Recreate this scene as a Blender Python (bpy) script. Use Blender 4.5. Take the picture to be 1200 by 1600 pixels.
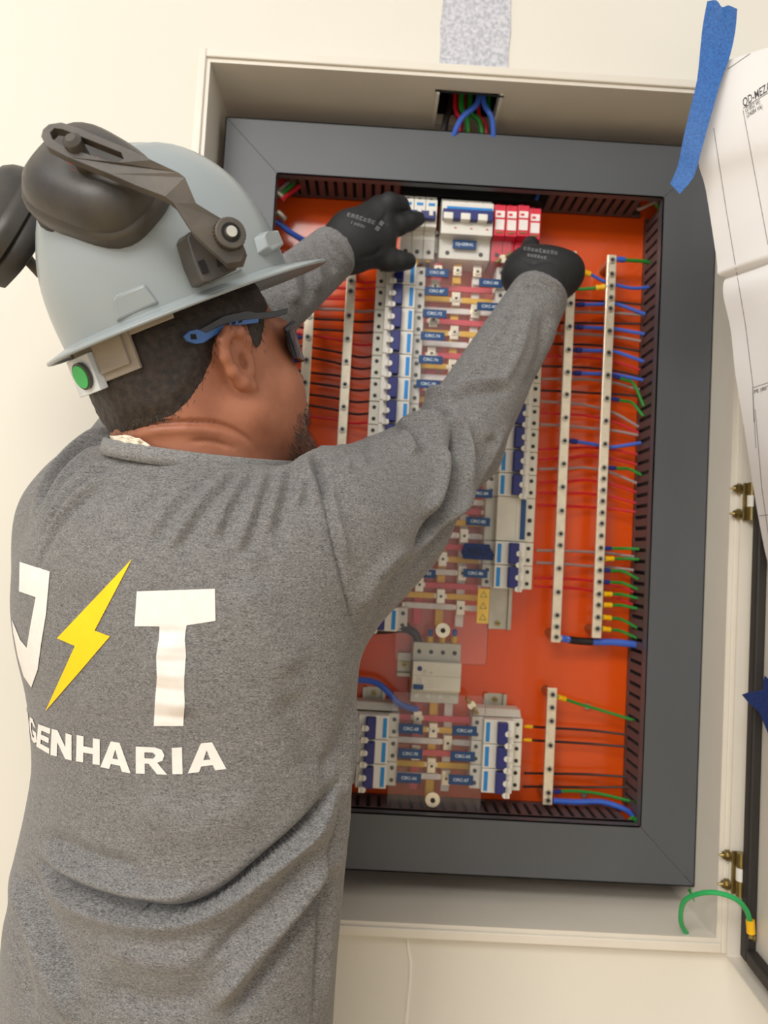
import bpy, bmesh, math, random
import numpy as np
from mathutils import Vector, Matrix
from mathutils.bvhtree import BVHTree
from mathutils.geometry import tessellate_polygon

for o in list(bpy.data.objects):
    bpy.data.objects.remove(o)
SC = bpy.context.scene
COL = SC.collection
random.seed(7)
rng = np.random.default_rng(11)

# ---------------------------------------------------------------- camera
FPX = 1200.0
PITCH, YAW, ROLL = math.radians(3.04674767), math.radians(0.8478463), math.radians(3.18142316)
CAM = np.array([0.27149504, -1.02, 1.2916443])
_f = np.array([math.sin(YAW)*math.cos(PITCH), math.cos(YAW)*math.cos(PITCH), math.sin(PITCH)])
_r0 = np.array([math.cos(YAW), -math.sin(YAW), 0.0])
_u0 = np.cross(_r0, _f)
CR = _r0*math.cos(ROLL) + _u0*math.sin(ROLL)
CU = -_r0*math.sin(ROLL) + _u0*math.cos(ROLL)
CF = _f
cd = bpy.data.cameras.new('camera')
cam = bpy.data.objects.new('camera', cd)
COL.objects.link(cam)
cam.matrix_world = Matrix(((CR[0], CU[0], -CF[0], CAM[0]), (CR[1], CU[1], -CF[1], CAM[1]),
                           (CR[2], CU[2], -CF[2], CAM[2]), (0, 0, 0, 1)))
cd.sensor_fit = 'VERTICAL'
cd.sensor_height = 36.0
cd.lens = 36.0*FPX/1600.0
cd.clip_start = 0.02
cd.dof.use_dof = True
cd.dof.focus_distance = 0.74
cd.dof.aperture_fstop = 5.2
SC.camera = cam

# ---------------------------------------------------------------- light
w = bpy.data.worlds.new('world')
SC.world = w
w.use_nodes = True
bg = w.node_tree.nodes['Background']
bg.inputs[0].default_value = (1.0, 0.985, 0.96, 1)
bg.inputs[1].default_value = 0.56
def area(name, loc, target, sx, sy, power, col):
    l = bpy.data.lights.new(name, 'AREA')
    l.shape = 'RECTANGLE'; l.size = sx; l.size_y = sy; l.energy = power; l.color = col
    o = bpy.data.objects.new(name, l); COL.objects.link(o)
    o.location = loc
    o.rotation_euler = (Vector(target)-Vector(loc)).to_track_quat('-Z', 'Y').to_euler()
    return o
area('ceiling_and_fill_lamp', (-0.5, -1.9, 2.86), (-0.45, -1.55, 0), 1.6, 1.2, 46, (1.0, 0.975, 0.935))
area('ceiling_and_fill_lamp', (-1.7, -3.3, 2.86), (-1.4, -2.4, 0), 1.6, 1.2, 85, (1.0, 0.975, 0.935))  # fill lamp added to brighten the cabinet interior from the front
SC.view_settings.view_transform = 'Standard'
SC.view_settings.look = 'None'
SC.view_settings.exposure = 0.46
SC.view_settings.gamma = 1.0
SC.view_settings.use_curve_mapping = False

# ---------------------------------------------------------------- helpers
def at(px, py, Y):
    "point on the plane y=Y seen at a photo pixel"
    d = CR*(px-600)/FPX + CU*(800-py)/FPX + CF
    return CAM + d*((Y-CAM[1])/d[1])
def dep(px, py, D):
    "point at camera depth D seen at a photo pixel"
    return CAM + (CR*(px-600)/FPX + CU*(800-py)/FPX + CF)*D
def proj(P):
    d = np.asarray(P, float) - CAM
    z = d@CF
    return np.stack([600+FPX*(d@CR)/z, 800-FPX*(d@CU)/z, z], -1)
def s2l(c):
    out = []
    for v in c[:3]:
        v = v/255.0
        out.append(v/12.92 if v <= 0.04045 else ((v+0.055)/1.055)**2.4)
    return (out[0], out[1], out[2], 1.0)

def material(name, rgb, rough=0.5, metal=0.0, var=0.08, vscale=40.0, bump=0.0, bscale=200.0, spec=0.5, coat=0.0, rgb2=None):
    m = bpy.data.materials.new(name); m.use_nodes = True
    nt = m.node_tree; N = nt.nodes; L = nt.links
    p = N['Principled BSDF']
    tc = N.new('ShaderNodeTexCoord')
    nz = N.new('ShaderNodeTexNoise'); nz.inputs['Scale'].default_value = vscale; nz.inputs['Detail'].default_value = 4
    L.new(tc.outputs['Object'], nz.inputs['Vector'])
    mx = N.new('ShaderNodeMix'); mx.data_type = 'RGBA'
    c = s2l(rgb)
    if rgb2 is None:
        a = tuple(v*(1-var) for v in c[:3])+(1,); b = tuple(min(1, v*(1+var)) for v in c[:3])+(1,)
    else:
        a = c; b = s2l(rgb2)
    mx.inputs[6].default_value = a; mx.inputs[7].default_value = b
    cr = N.new('ShaderNodeMapRange'); cr.inputs[1].default_value = 0.35; cr.inputs[2].default_value = 0.65
    L.new(nz.outputs['Fac'], cr.inputs[0]); L.new(cr.outputs[0], mx.inputs[0])
    L.new(mx.outputs[2], p.inputs['Base Color'])
    p.inputs['Roughness'].default_value = rough
    p.inputs['Metallic'].default_value = metal
    p.inputs['Specular IOR Level'].default_value = spec
    p.inputs['Coat Weight'].default_value = coat
    if bump > 0:
        n2 = N.new('ShaderNodeTexNoise'); n2.inputs['Scale'].default_value = bscale; n2.inputs['Detail'].default_value = 3
        L.new(tc.outputs['Object'], n2.inputs['Vector'])
        bp = N.new('ShaderNodeBump'); bp.inputs['Strength'].default_value = bump; bp.inputs['Distance'].default_value = 0.001
        L.new(n2.outputs['Fac'], bp.inputs['Height']); L.new(bp.outputs[0], p.inputs['Normal'])
    return m

class G:
    "collects faces in world coordinates"
    def __init__(s): s.v = []; s.f = []
    def add(s, v, f):
        n = len(s.v); s.v += [tuple(float(c) for c in p) for p in v]; s.f += [tuple(i+n for i in q) for q in f]; return s
    def box(s, a, b):
        x0, y0, z0 = (min(a[i], b[i]) for i in range(3)); x1, y1, z1 = (max(a[i], b[i]) for i in range(3))
        return s.add([(x0,y0,z0),(x1,y0,z0),(x1,y1,z0),(x0,y1,z0),(x0,y0,z1),(x1,y0,z1),(x1,y1,z1),(x0,y1,z1)],
                     [(0,3,2,1),(4,5,6,7),(0,1,5,4),(1,2,6,5),(2,3,7,6),(3,0,4,7)])
    def prism(s, poly, axis, lo, hi):
        "2D polygon extruded along axis (0 x, 1 y, 2 z); poly gives the two other coordinates in order"
        n = len(poly)
        def mk(p, h):
            q = list(p); q.insert(axis, h); return q
        v = [mk(p, lo) for p in poly]+[mk(p, hi) for p in poly]
        f = [tuple(range(n))[::-1], tuple(range(n, 2*n))]+[(i, (i+1) % n, n+(i+1) % n, n+i) for i in range(n)]
        return s.add(v, f)
    def cyl(s, c, d, r, h, n=12, r2=None):
        "cylinder from c along d for length h"
        d = np.asarray(d, float); d = d/np.linalg.norm(d); c = np.asarray(c, float)
        t = np.array([0, 0, 1.0]) if abs(d[2]) < 0.9 else np.array([1.0, 0, 0])
        a = np.cross(d, t); a /= np.linalg.norm(a); b = np.cross(d, a)
        if r2 is None: r2 = r
        an = [2*math.pi*i/n for i in range(n)]
        v = [c+r*(a*math.cos(q)+b*math.sin(q)) for q in an]+[c+d*h+r2*(a*math.cos(q)+b*math.sin(q)) for q in an]
        f = [tuple(range(n))[::-1], tuple(range(n, 2*n))]+[(i, (i+1) % n, n+(i+1) % n, n+i) for i in range(n)]
        return s.add(v, f)
    def tube(s, pts, r, n=8, closed=False):
        pts = [np.asarray(p, float) for p in pts]
        m = len(pts); rr = r if hasattr(r, '__len__') else [r]*m
        rings = []; up = None
        for i, p in enumerate(pts):
            if closed: d = pts[(i+1) % m]-pts[i-1]
            else: d = pts[min(i+1, m-1)]-pts[max(i-1, 0)]
            d = d/(np.linalg.norm(d)+1e-12)
            if up is None:
                t = np.array([0, 0, 1.0]) if abs(d[2]) < 0.9 else np.array([1.0, 0, 0])
                up = np.cross(np.cross(d, t), d)
            up = up-d*(up@d); up /= np.linalg.norm(up)+1e-12
            sd = np.cross(d, up)
            rings.append([p+rr[i]*(up*math.cos(2*math.pi*k/n)+sd*math.sin(2*math.pi*k/n)) for k in range(n)])
        v = [q for ring in rings for q in ring]; f = []
        for i in range(m if closed else m-1):
            a = i*n; b = ((i+1) % m)*n
            f += [(a+k, a+(k+1) % n, b+(k+1) % n, b+k) for k in range(n)]
        if not closed: f += [tuple(range(n))[::-1], tuple(range((m-1)*n, m*n))]
        return s.add(v, f)

def smooth_path(pts, k=6):
    P = [np.asarray(p, float) for p in pts]
    if len(P) < 3: return P
    Q = [2*P[0]-P[1]]+P+[2*P[-1]-P[-2]]; out = []
    for i in range(1, len(Q)-2):
        for j in range(k):
            t = j/k
            out.append(0.5*((2*Q[i])+(-Q[i-1]+Q[i+1])*t+(2*Q[i-1]-5*Q[i]+4*Q[i+1]-Q[i+2])*t*t+(-Q[i-1]+3*Q[i]-3*Q[i+1]+Q[i+2])*t**3))
    out.append(P[-1]); return out

ORG = {}
def thing(name, label, cat, loc=(0, 0, 0), group=None, kind=None):
    o = bpy.data.objects.new(name, None); COL.objects.link(o); o.location = [float(c) for c in loc]
    o.empty_display_size = 0.02
    if label: o['label'] = label
    if cat: o['category'] = cat
    if group: o['group'] = group
    if kind: o['kind'] = kind
    ORG[o.name] = np.array(loc, float); return o
def mesh(name, v, f, org):
    m = bpy.data.meshes.new(name)
    v = np.asarray(v, float)-org
    m.from_pydata([tuple(p) for p in v], [], [tuple(q) for q in f]); m.validate(); m.update()
    return m
def obj(name, g, mat, parent=None, smooth=False, bevel=0.0, label=None, loc=None, segs=2):
    "one mesh object; children keep the origin of their thing"
    if parent is not None: org = ORG[parent.name]
    else: org = np.array(loc if loc is not None else np.mean(np.asarray(g.v), 0), float)
    me = mesh(name, g.v, g.f, org)
    bm = bmesh.new(); bm.from_mesh(me); bmesh.ops.recalc_face_normals(bm, faces=bm.faces); bm.to_mesh(me); bm.free()
    me.materials.append(mat)
    o = bpy.data.objects.new(name, me); COL.objects.link(o)
    if parent is not None: o.parent = parent
    else: o.location = org
    ORG[o.name] = org
    if smooth is True:
        me.polygons.foreach_set('use_smooth', [True]*len(me.polygons))
    elif smooth:
        me.polygons.foreach_set('use_smooth', [True]*len(me.polygons)); me.set_sharp_from_angle(angle=math.radians(smooth))
    if bevel > 0:
        b = o.modifiers.new('bevel', 'BEVEL'); b.width = bevel; b.segments = segs; b.limit_method = 'ANGLE'; b.angle_limit = math.radians(40)
    if label: o['label'] = label
    return o
def tag(o, label, cat=None, group=None, kind=None):
    o['label'] = label
    if cat: o['category'] = cat
    if group: o['group'] = group
    if kind: o['kind'] = kind
    return o
def share(src, parent, offset=None, flipx=False):
    "copy of a part that shares its mesh"
    c = src.copy(); COL.objects.link(c); c.parent = parent
    if offset is not None: c.location = offset
    ORG[c.name] = ORG[parent.name]
    return c
def text_geo(s, size, bold=0.0, font_extrude=0.0):
    cu = bpy.data.curves.new('lettering', 'FONT'); cu.body = s; cu.size = size; cu.align_x = 'CENTER'; cu.align_y = 'CENTER'; cu.offset = bold
    cu.resolution_u = 3
    t = bpy.data.objects.new('lettering', cu); COL.objects.link(t)
    dg = bpy.context.evaluated_depsgraph_get(); dg.update()
    me = t.evaluated_get(dg).to_mesh()
    v = np.array([tuple(p.co) for p in me.vertices]); f = [tuple(p.vertices) for p in me.polygons]
    bpy.data.objects.remove(t); bpy.data.curves.remove(cu)
    return v, f
def text_on(s, size, c, ex, ez, bold=0.0, sx=1.0):
    "lettering centred at c, x along ex, up along ez"
    v, f = text_geo(s, size, bold)
    g = G(); ex = np.asarray(ex, float); ez = np.asarray(ez, float); c = np.asarray(c, float)
    g.add([c+ex*p[0]*sx+ez*p[1] for p in v], f); return g
ORD = ['first', 'second', 'third', 'fourth', 'fifth', 'sixth', 'seventh', 'eighth', 'ninth', 'tenth', 'eleventh', 'twelfth', 'thirteenth', 'fourteenth', 'fifteenth', 'sixteenth', 'seventeenth', 'eighteenth', 'nineteenth', 'twentieth']

# ---------------------------------------------------------------- materials
M = {}
M['wall'] = material('cream_paint', (227, 222, 210), 0.62, var=0.015, vscale=3.0, bump=0.04, bscale=60)
M['floor'] = material('warm_floor_tile', (206, 182, 142), 0.4, var=0.05, vscale=5)
M['box'] = material('white_powder_coat', (226, 219, 206), 0.38, var=0.02, vscale=12)
M['grey'] = material('graphite_powder_coat', (84, 87, 91), 0.42, var=0.035, vscale=7, bump=0.02, bscale=900)
M['orange'] = material('orange_plate', (232, 84, 10), 0.24, var=0.03, vscale=6, coat=0.25)
M['duct'] = material('grey_pvc_duct', (92, 78, 78), 0.55, var=0.05)
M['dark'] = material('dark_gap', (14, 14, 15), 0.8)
M['white'] = material('white_plastic', (236, 232, 222), 0.38, var=0.02, vscale=80)
M['offwhite'] = material('aged_white_plastic', (222, 218, 203), 0.42, var=0.03, vscale=60)
M['navy'] = material('navy_plastic', (34, 38, 112), 0.35)
M['sky'] = material('bright_blue_mark', (20, 138, 214), 0.45)
M['slot'] = material('screw_recess', (52, 50, 46), 0.6, metal=0.4)
M['tin'] = material('tinned_copper', (236, 224, 200), 0.33, metal=0.55, var=0.06, vscale=120)
M['steel'] = material('zinc_steel', (190, 186, 176), 0.34, metal=0.85, var=0.08, vscale=90)
M['brass'] = material('yellow_zinc_hinge', (150, 132, 84), 0.28, metal=0.85, var=0.12, vscale=120)
M['red_sleeve'] = material('red_sleeve', (232, 74, 86), 0.45)
M['yellow_sleeve'] = material('yellow_sleeve', (254, 194, 48), 0.45)
M['white_sleeve'] = material('white_sleeve', (248, 240, 234), 0.45)
M['label'] = material('blue_label', (18, 68, 122), 0.35, var=0.04)
M['ink_white'] = material('white_lettering', (214, 228, 240), 0.5)
M['ink_black'] = material('black_lettering', (38, 38, 42), 0.6)
M['red_spd'] = material('red_plastic', (222, 40, 66), 0.36)
M['w_black'] = material('black_insulation', (30, 24, 26), 0.42)
M['w_red'] = material('red_insulation', (206, 28, 48), 0.4)
M['w_grey'] = material('grey_insulation', (158, 138, 134), 0.42)
M['w_blue'] = material('blue_insulation', (62, 104, 206), 0.38)
M['w_green'] = material('green_insulation', (42, 142, 52), 0.4)
M['w_greenb'] = material('bright_green_insulation', (38, 168, 92), 0.4)
M['lug_yellow'] = material('yellow_lug', (248, 190, 12), 0.42)
M['lug_navy'] = material('navy_ferrule', (34, 48, 122), 0.45)
M['gasket'] = material('black_rubber', (40, 36, 33), 0.6, var=0.1, vscale=60)
M['paper'] = material('paper', (228, 226, 225), 0.7, var=0.012, vscale=14)
M['line'] = material('paper_print', (120, 116, 118), 0.7)
M['tape'] = material('blue_tape', (14, 78, 150), 0.55, rgb2=(36, 104, 178), vscale=420, bump=0.25, bscale=600)
M['tape_dark'] = material('dark_blue_tape', (18, 42, 96), 0.6, rgb2=(28, 56, 116), vscale=300, bump=0.2, bscale=500)
M['patch'] = material('speckled_plaster', (176, 178, 186), 0.85, rgb2=(214, 214, 220), vscale=190, bump=0.5, bscale=260)
M['sticker'] = material('yellow_sticker', (250, 208, 96), 0.5)
M['galv'] = material('galvanised_rail', (186, 180, 164), 0.38, metal=0.7, var=0.08, vscale=30)
def acrylic():
    m = bpy.data.materials.new('clear_acrylic'); m.use_nodes = True
    N = m.node_tree.nodes; L = m.node_tree.links
    for n in list(N): N.remove(n)
    out = N.new('ShaderNodeOutputMaterial'); tr = N.new('ShaderNodeBsdfTransparent'); tr.inputs[0].default_value = (1, 1, 1, 1)
    df = N.new('ShaderNodeBsdfDiffuse'); df.inputs[0].default_value = (0.95, 0.93, 0.92, 1)  # faint white diffuse paints in the milky reflection of the room
    gl = N.new('ShaderNodeBsdfGlossy'); gl.inputs['Roughness'].default_value = 0.08
    fr = N.new('ShaderNodeFresnel'); fr.inputs[0].default_value = 1.3
    nz = N.new('ShaderNodeTexNoise'); nz.inputs['Scale'].default_value = 8
    mr = N.new('ShaderNodeMapRange'); mr.inputs[3].default_value = 0.025; mr.inputs[4].default_value = 0.05
    m1 = N.new('ShaderNodeMixShader'); m2 = N.new('ShaderNodeMixShader')
    L.new(nz.outputs['Fac'], mr.inputs[0]); L.new(mr.outputs[0], m1.inputs[0])
    L.new(tr.outputs[0], m1.inputs[1]); L.new(df.outputs[0], m1.inputs[2])
    L.new(fr.outputs[0], m2.inputs[0]); L.new(m1.outputs[0], m2.inputs[1]); L.new(gl.outputs[0], m2.inputs[2])
    L.new(m2.outputs[0], out.inputs[0]); return m
M['acrylic'] = acrylic()
# ================================================================ the setting
BW, BZ0, BZ1 = 0.765, 0.80, 1.963          # enclosure outline on the wall
g = G()
YW0, YW1 = 0.012, 0.34
for a, b in (((-3.2, YW0, 0), (0.004, YW1, 3.0)), ((BW-0.004, YW0, 0), (3.2, YW1, 3.0)),
             ((0.004, YW0, 0), (BW-0.004, YW1, BZ0+0.004)), ((0.004, YW0, BZ1-0.004), (0.316, YW1, 3.0)), ((0.435, YW0, BZ1-0.004), (BW-0.004, YW1, 3.0)),
             ((0.316, YW0, 2.055), (0.435, YW1, 3.0)), ((0.316, YW0, BZ1-0.004), (0.435, 0.020, 2.055)), ((0.316, 0.145, BZ1-0.004), (0.435, YW1, 2.055))):
    g.box(a, b)
wall = tag(obj('wall_back', g, M['wall']), 'cream painted wall with the cabinet set into it', kind='structure')
g = G().box((-3.2, -4.2, -0.1), (3.2, YW1, 0.0))
tag(obj('floor', g, M['floor']), 'pale grey floor below the cabinet', kind='structure')
# crack with filler below the box
p = [at(*q, YW0) for q in ((635, 1456), (637, 1480), (641, 1505), (640, 1530), (637, 1560), (634, 1592), (630, 1640), (634, 1700))]
wd = [0.0022, 0.0024, 0.003, 0.0026, 0.0028, 0.0035, 0.004, 0.003]
v = []; f = []
for i, q in enumerate(p):
    v += [q+np.array([-wd[i], 0.0005, 0]), q+np.array([0, -0.0022, 0]), q+np.array([wd[i], 0.0005, 0])]
    if i: f += [(3*i-3, 3*i-2, 3*i+1, 3*i), (3*i-2, 3*i-1, 3*i+2, 3*i+1)]
tag(obj('wall_filler_line', G().add(v, f), M['white'], smooth=True), 'thin raised white filler line running down the wall below the cabinet', 'filler')
# rough plaster strip above the hole
g = G()
n = 26; zs = np.linspace(BZ1+0.002, 2.75, n)
v = []; f = []
for i, z in enumerate(zs):
    j = 0.0012*math.sin(i*2.3)
    for x, y in ((0.3285+j, YW0), (0.3290+j, YW0-0.0025), (0.4245-j, YW0-0.0025), (0.4250-j, YW0)): v.append((x, y, z))
    if i:
        for k in range(3): f.append((4*i-4+k, 4*i-3+k, 4*i+1+k, 4*i+k))
f += [(0, 1, 2, 3), (4*n-4, 4*n-3, 4*n-2, 4*n-1)]
tag(obj('plaster_strip', G().add(v, f), M['patch']), 'rough speckled grey plaster strip on the wall above the cabinet', 'plaster strip')

# ceiling lamp housings; the farther one is an added, unseen fill lamp
for lx, ly, lb in ((-0.5, -1.9, 'flat white ceiling lamp panel nearest the cabinet wall'), (-1.7, -3.3, 'added unseen fill lamp panel farther back in the room')):
    lr = thing('ceiling_and_fill_panel', lb, 'lamp', (lx, ly, 2.9), 'ceiling and added fill lamp panels')
    obj('housing', G().box((lx-0.84, ly-0.64, 2.90), (lx+0.84, ly+0.64, 2.95)), M['white'], lr, bevel=0.006)
    obj('diffuser', G().box((lx-0.80, ly-0.60, 2.885), (lx+0.80, ly+0.60, 2.90)), M['white'], lr)

# ================================================================ enclosure
enc = thing('electrical_cabinet', 'open white recessed electrical cabinet with orange mounting plate and grey inner frame', 'cabinet', (BW/2, 0, BZ0))
T = 0.0155       # rim width
YB = 0.215       # back
HX0, HX1, HY0, HY1 = 0.3305, 0.4205, 0.030, 0.115      # cable hole in the top wall
g = G()
g.box((0, 0, BZ0), (T, YB, BZ1)); g.box((BW-T, 0, BZ0), (BW, YB, BZ1))
g.box((T, 0, BZ0), (BW-T, YB, BZ0+T))
for a, b in (((T, 0, BZ1-T), (HX0, YB, BZ1)), ((HX1, 0, BZ1-T), (BW-T, YB, BZ1)), ((HX0, 0, BZ1-T), (HX1, HY0, BZ1)), ((HX0, HY1, BZ1-T), (HX1, YB, BZ1))):
    g.box(a, b)
g.box((0, YB, BZ0), (BW, YB+0.004, BZ1))
obj('body', g, M['box'], enc)
# stepped lip on the rim
g = G()
for a, b in (((-0.002, -0.004, BZ0-0.002), (0.010, 0.0, BZ1+0.002)), ((BW-0.010, -0.004, BZ0-0.002), (BW+0.002, 0.0, BZ1+0.002)),
             ((0.010, -0.004, BZ0-0.002), (BW-0.010, 0.0, BZ0+0.010)), ((0.010, -0.004, BZ1-0.010), (BW-0.010, 0.0, BZ1+0.002))):
    g.box(a, b)
obj('rim', g, M['box'], enc, bevel=0.0015)
# cut edges of the cable hole
for hx_ in (HX0, HX1):
    obj('hole_edge', G().box((hx_-0.002, HY0, BZ1-T-0.006), (hx_+0.002, HY1, BZ1-0.002)), M['white'], enc)
g = G(); g.tube([(HX0-0.004, HY0, BZ1-T-0.001), (HX0+0.02, HY0-0.001, BZ1-T-0.003), (HX0+0.05, HY0+0.001, BZ1-T-0.001), (HX1+0.003, HY0, BZ1-T-0.004)], 0.0016, 6)
obj('hole_burr', g, M['dark'], enc)
# grey inner frame: four mitred rails
FX0, FX1, FZ0, FZ1, FW = 0.026, 0.7495, 0.851, 1.912, 0.0795
FY0, FY1 = 0.070, 0.0725
o = [(FX0, FZ0), (FX1, FZ0), (FX1, FZ1), (FX0, FZ1)]
i_ = [(FX0+FW, FZ0+FW-0.001), (FX1-FW, FZ0+FW-0.001), (FX1-FW, FZ1-FW), (FX0+FW, FZ1-FW)]
e = 0.0004
for k in range(4):
    a, b = o[k], o[(k+1) % 4]; c, d = i_[(k+1) % 4], i_[k]
    q = [np.array(t) for t in (a, b, c, d)]; cen = sum(q)/4
    q = [t+(cen-t)/np.linalg.norm(cen-t)*e for t in q]
    g = G().prism([tuple(t) for t in q], 1, FY0, FY1)
    # outer return flange and inner return flange
    for (s, t_, back) in ((q[0], q[1], 0.030), (q[2], q[3], 0.012)):
        nrm = np.array([-(t_-s)[1], (t_-s)[0]]); nrm = nrm/np.linalg.norm(nrm)*0.0015
        if (cen-s)@nrm < 0: nrm = -nrm
        g.prism([tuple(s), tuple(t_), tuple(t_+nrm), tuple(s+nrm)], 1, FY0, FY1+back)
    obj('frame_rail', g, M['grey'], enc)
# plate and back
PY = 0.155
obj('mounting_plate', G().box((0.060, PY, 0.880), (0.715, PY+0.003, 1.880)), M['orange'], enc, bevel=0.001)
# plate studs
for q in ((918, 1104), (913, 1242)):
    c = at(*q, PY-0.006)
    st = obj('plate_screw', G().cyl(c, (0, 1, 0), 0.0045, 0.006, 10), M['steel'], enc, smooth=40)
# door: hinged on the right rim, swung towards the camera
hx = BW+0.001
dd = np.array([-0.085, -1.0, 0.0]); dd /= np.linalg.norm(dd)          # along the door away from the hinge
dn = np.array([-dd[1], dd[0], 0.0]); dn = -dn if dn[0] > 0 else dn    # towards the inside (left)
def dpt(t, n_, z): return np.array([hx, -0.004, 0])+dd*t+dn*n_+np.array([0, 0, z])
def dbox(t0, t1, n0, n1, z0, z1):
    v = [dpt(t, n_, z) for z in (z0, z1) for (t, n_) in ((t0, n0), (t1, n0), (t1, n1), (t0, n1))]
    return v, [(0,1,2,3),(4,7,6,5),(0,4,5,1),(1,5,6,2),(2,6,7,3),(3,7,4,0)]
DW = 0.74
g = G()
dz0, dz1 = BZ0-0.004, BZ1+0.004
g.add(*dbox(0.004, DW, -0.018, -0.016, dz0, dz1))                    # skin
for a in ((0.004, 0.006, -0.016, 0.006, dz0, dz1), (DW-0.002, DW, -0.016, 0.006, dz0, dz1), (0.006, DW-0.002, -0.016, 0.006, dz0, dz0+0.002), (0.006, DW-0.002, -0.016, 0.006, dz1-0.002, dz1)):
    g.add(*dbox(*a))
door = obj('door', g, M['box'], enc)
ORG[door.name] = ORG[enc.name]
g = G()
for a in ((0.022, 0.042, -0.016, -0.003, dz0+0.012, dz1-0.012), (DW-0.04, DW-0.02, -0.016, -0.003, dz0+0.012, dz1-0.012),
          (0.042, DW-0.04, -0.016, -0.003, dz0+0.012, dz0+0.030), (0.042, DW-0.04, -0.016, -0.003, dz1-0.030, dz1-0.012)):
    g.add(*dbox(*a))
obj('gasket', g, M['gasket'], door, bevel=0.003)
# hinges
for (py0, py1, pc) in ((756, 814, 785), (1326, 1392, 1359)):
    z0 = at(1163, py1, -0.004)[2]; z1 = at(1163, py0, -0.004)[2]
    hp = obj('hinge', G().box((BW-0.0050, -0.0150, z0), (BW+0.006, -0.0125, z1)), M['brass'], enc, bevel=0.0006)
    ax = np.array([BW+0.0045, -0.0205, 0])
    g = G().cyl(ax+np.array([0, 0, z0]), (0, 0, 1), 0.0062, (z1-z0)*0.36, 14).cyl(ax+np.array([0, 0, z0+(z1-z0)*0.66]), (0, 0, 1), 0.0062, (z1-z0)*0.34, 14)
    obj('hinge_barrel', g, M['brass'], hp, smooth=40)
    g = G().cyl(ax+np.array([0, 0, z0+(z1-z0)*0.36]), (0, 0, 1), 0.0066, (z1-z0)*0.30, 14)
    obj('hinge_sleeve', g, M['white'], hp, smooth=40)
    for zz in (z0+(z1-z0)*0.17, z0+(z1-z0)*0.85):
        c = np.array([BW-0.0070, -0.0085, zz])
        g = G().cyl(c+np.array([0.001, 0, 0]), (-1, 0, 0), 0.0072, 0.004, 12).cyl(c+np.array([-0.003, 0, 0]), (-1, 0, 0), 0.0052, 0.004, 6).cyl(c+np.array([-0.007, 0, 0]), (-1, 0, 0), 0.003, 0.006, 10, 0.0008)
        obj('hinge_nut', g, M['brass'], hp, smooth=40)

# ================================================================ wiring ducts
def duct(label, x0, x1, z0, z1, axis, inner, pitch, lo, hi):
    "slotted duct: base, cover and one finger per slot along the inner side"
    d = thing('wiring_duct', label, 'wiring duct', ((x0+x1)/2, PY, (z0+z1)/2), 'slotted grey wiring ducts')
    yb, yf = PY-0.001, 0.088
    g = G().box((x0, yb-0.002, z0), (x1, yb, z1))
    if axis == 0:
        zi = z0 if inner < 0 else z1; t = 0.002 if inner < 0 else -0.002
        g.box((x0, yb-0.008, zi), (x1, yb, zi+t)); obj('base', g, M['duct'], d)
        g = G().box((x0, yf, z0), (x1, yf+0.002, z1)).box((x0, yf, zi), (x1, yf+0.006, zi+t)); obj('cover', g, M['duct'], d)
        g = G().box((x0, yf+0.002, z0+z1-zi-t), (x1, yb-0.002, z0+z1-zi)); obj('outer_wall', g, M['duct'], d)
        proto = None; x = lo
        while x < hi:
            if proto is None: proto = obj('finger', G().box((x, yf+0.006, zi), (x+pitch*0.62, yb-0.008, zi+t)), M['duct'], d); xp = x
            else: share(proto, d, (x-xp, 0, 0))
            x += pitch
    else:
        xi = x0 if inner < 0 else x1; t = 0.002 if inner < 0 else -0.002
        g.box((xi, yb-0.008, z0), (xi+t, yb, z1)); obj('base', g, M['duct'], d)
        g = G().box((x0, yf, z0), (x1, yf+0.002, z1)).box((xi, yf, z0), (xi+t, yf+0.006, z1)); obj('cover', g, M['duct'], d)
        g = G().box((x0+x1-xi-t, yf+0.002, z0), (x0+x1-xi, yb-0.002, z1)); obj('outer_wall', g, M['duct'], d)
        proto = None; z = lo
        while z < hi:
            if proto is None: proto = obj('finger', G().box((xi, yf+0.006, z), (xi+t, yb-0.008, z+pitch*0.66)), M['duct'], d); zp = z
            else: share(proto, d, (0, 0, z-zp))
            z += pitch
    return d
duct('slotted grey duct along the top edge left of the small breakers', 0.112, 0.283, 1.838, 1.876, 0, -1, 0.0142, 0.120, 0.277)
duct('slotted grey duct along the top edge right of the red surge modules', 0.505, 0.664, 1.838, 1.876, 0, -1, 0.0142, 0.510, 0.650)
duct('long slotted grey duct down the right side of the orange plate', 0.672, 0.712, 0.935, 1.836, 1, -1, 0.0165, 0.940, 1.826)
duct('slotted grey duct along the bottom edge below the lowest breakers', 0.110, 0.668, 0.886, 0.931, 0, 1, 0.0155, 0.245, 0.655)
# black block painting in the shade of the cavity behind the top devices
tag(obj('shade_block', G().box((0.288, 0.118, 1.836), (0.502, 0.152, 1.874)), M['dark'], bevel=0.001), 'black block painted as the shaded cavity above the main breaker', 'shade block')

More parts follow.
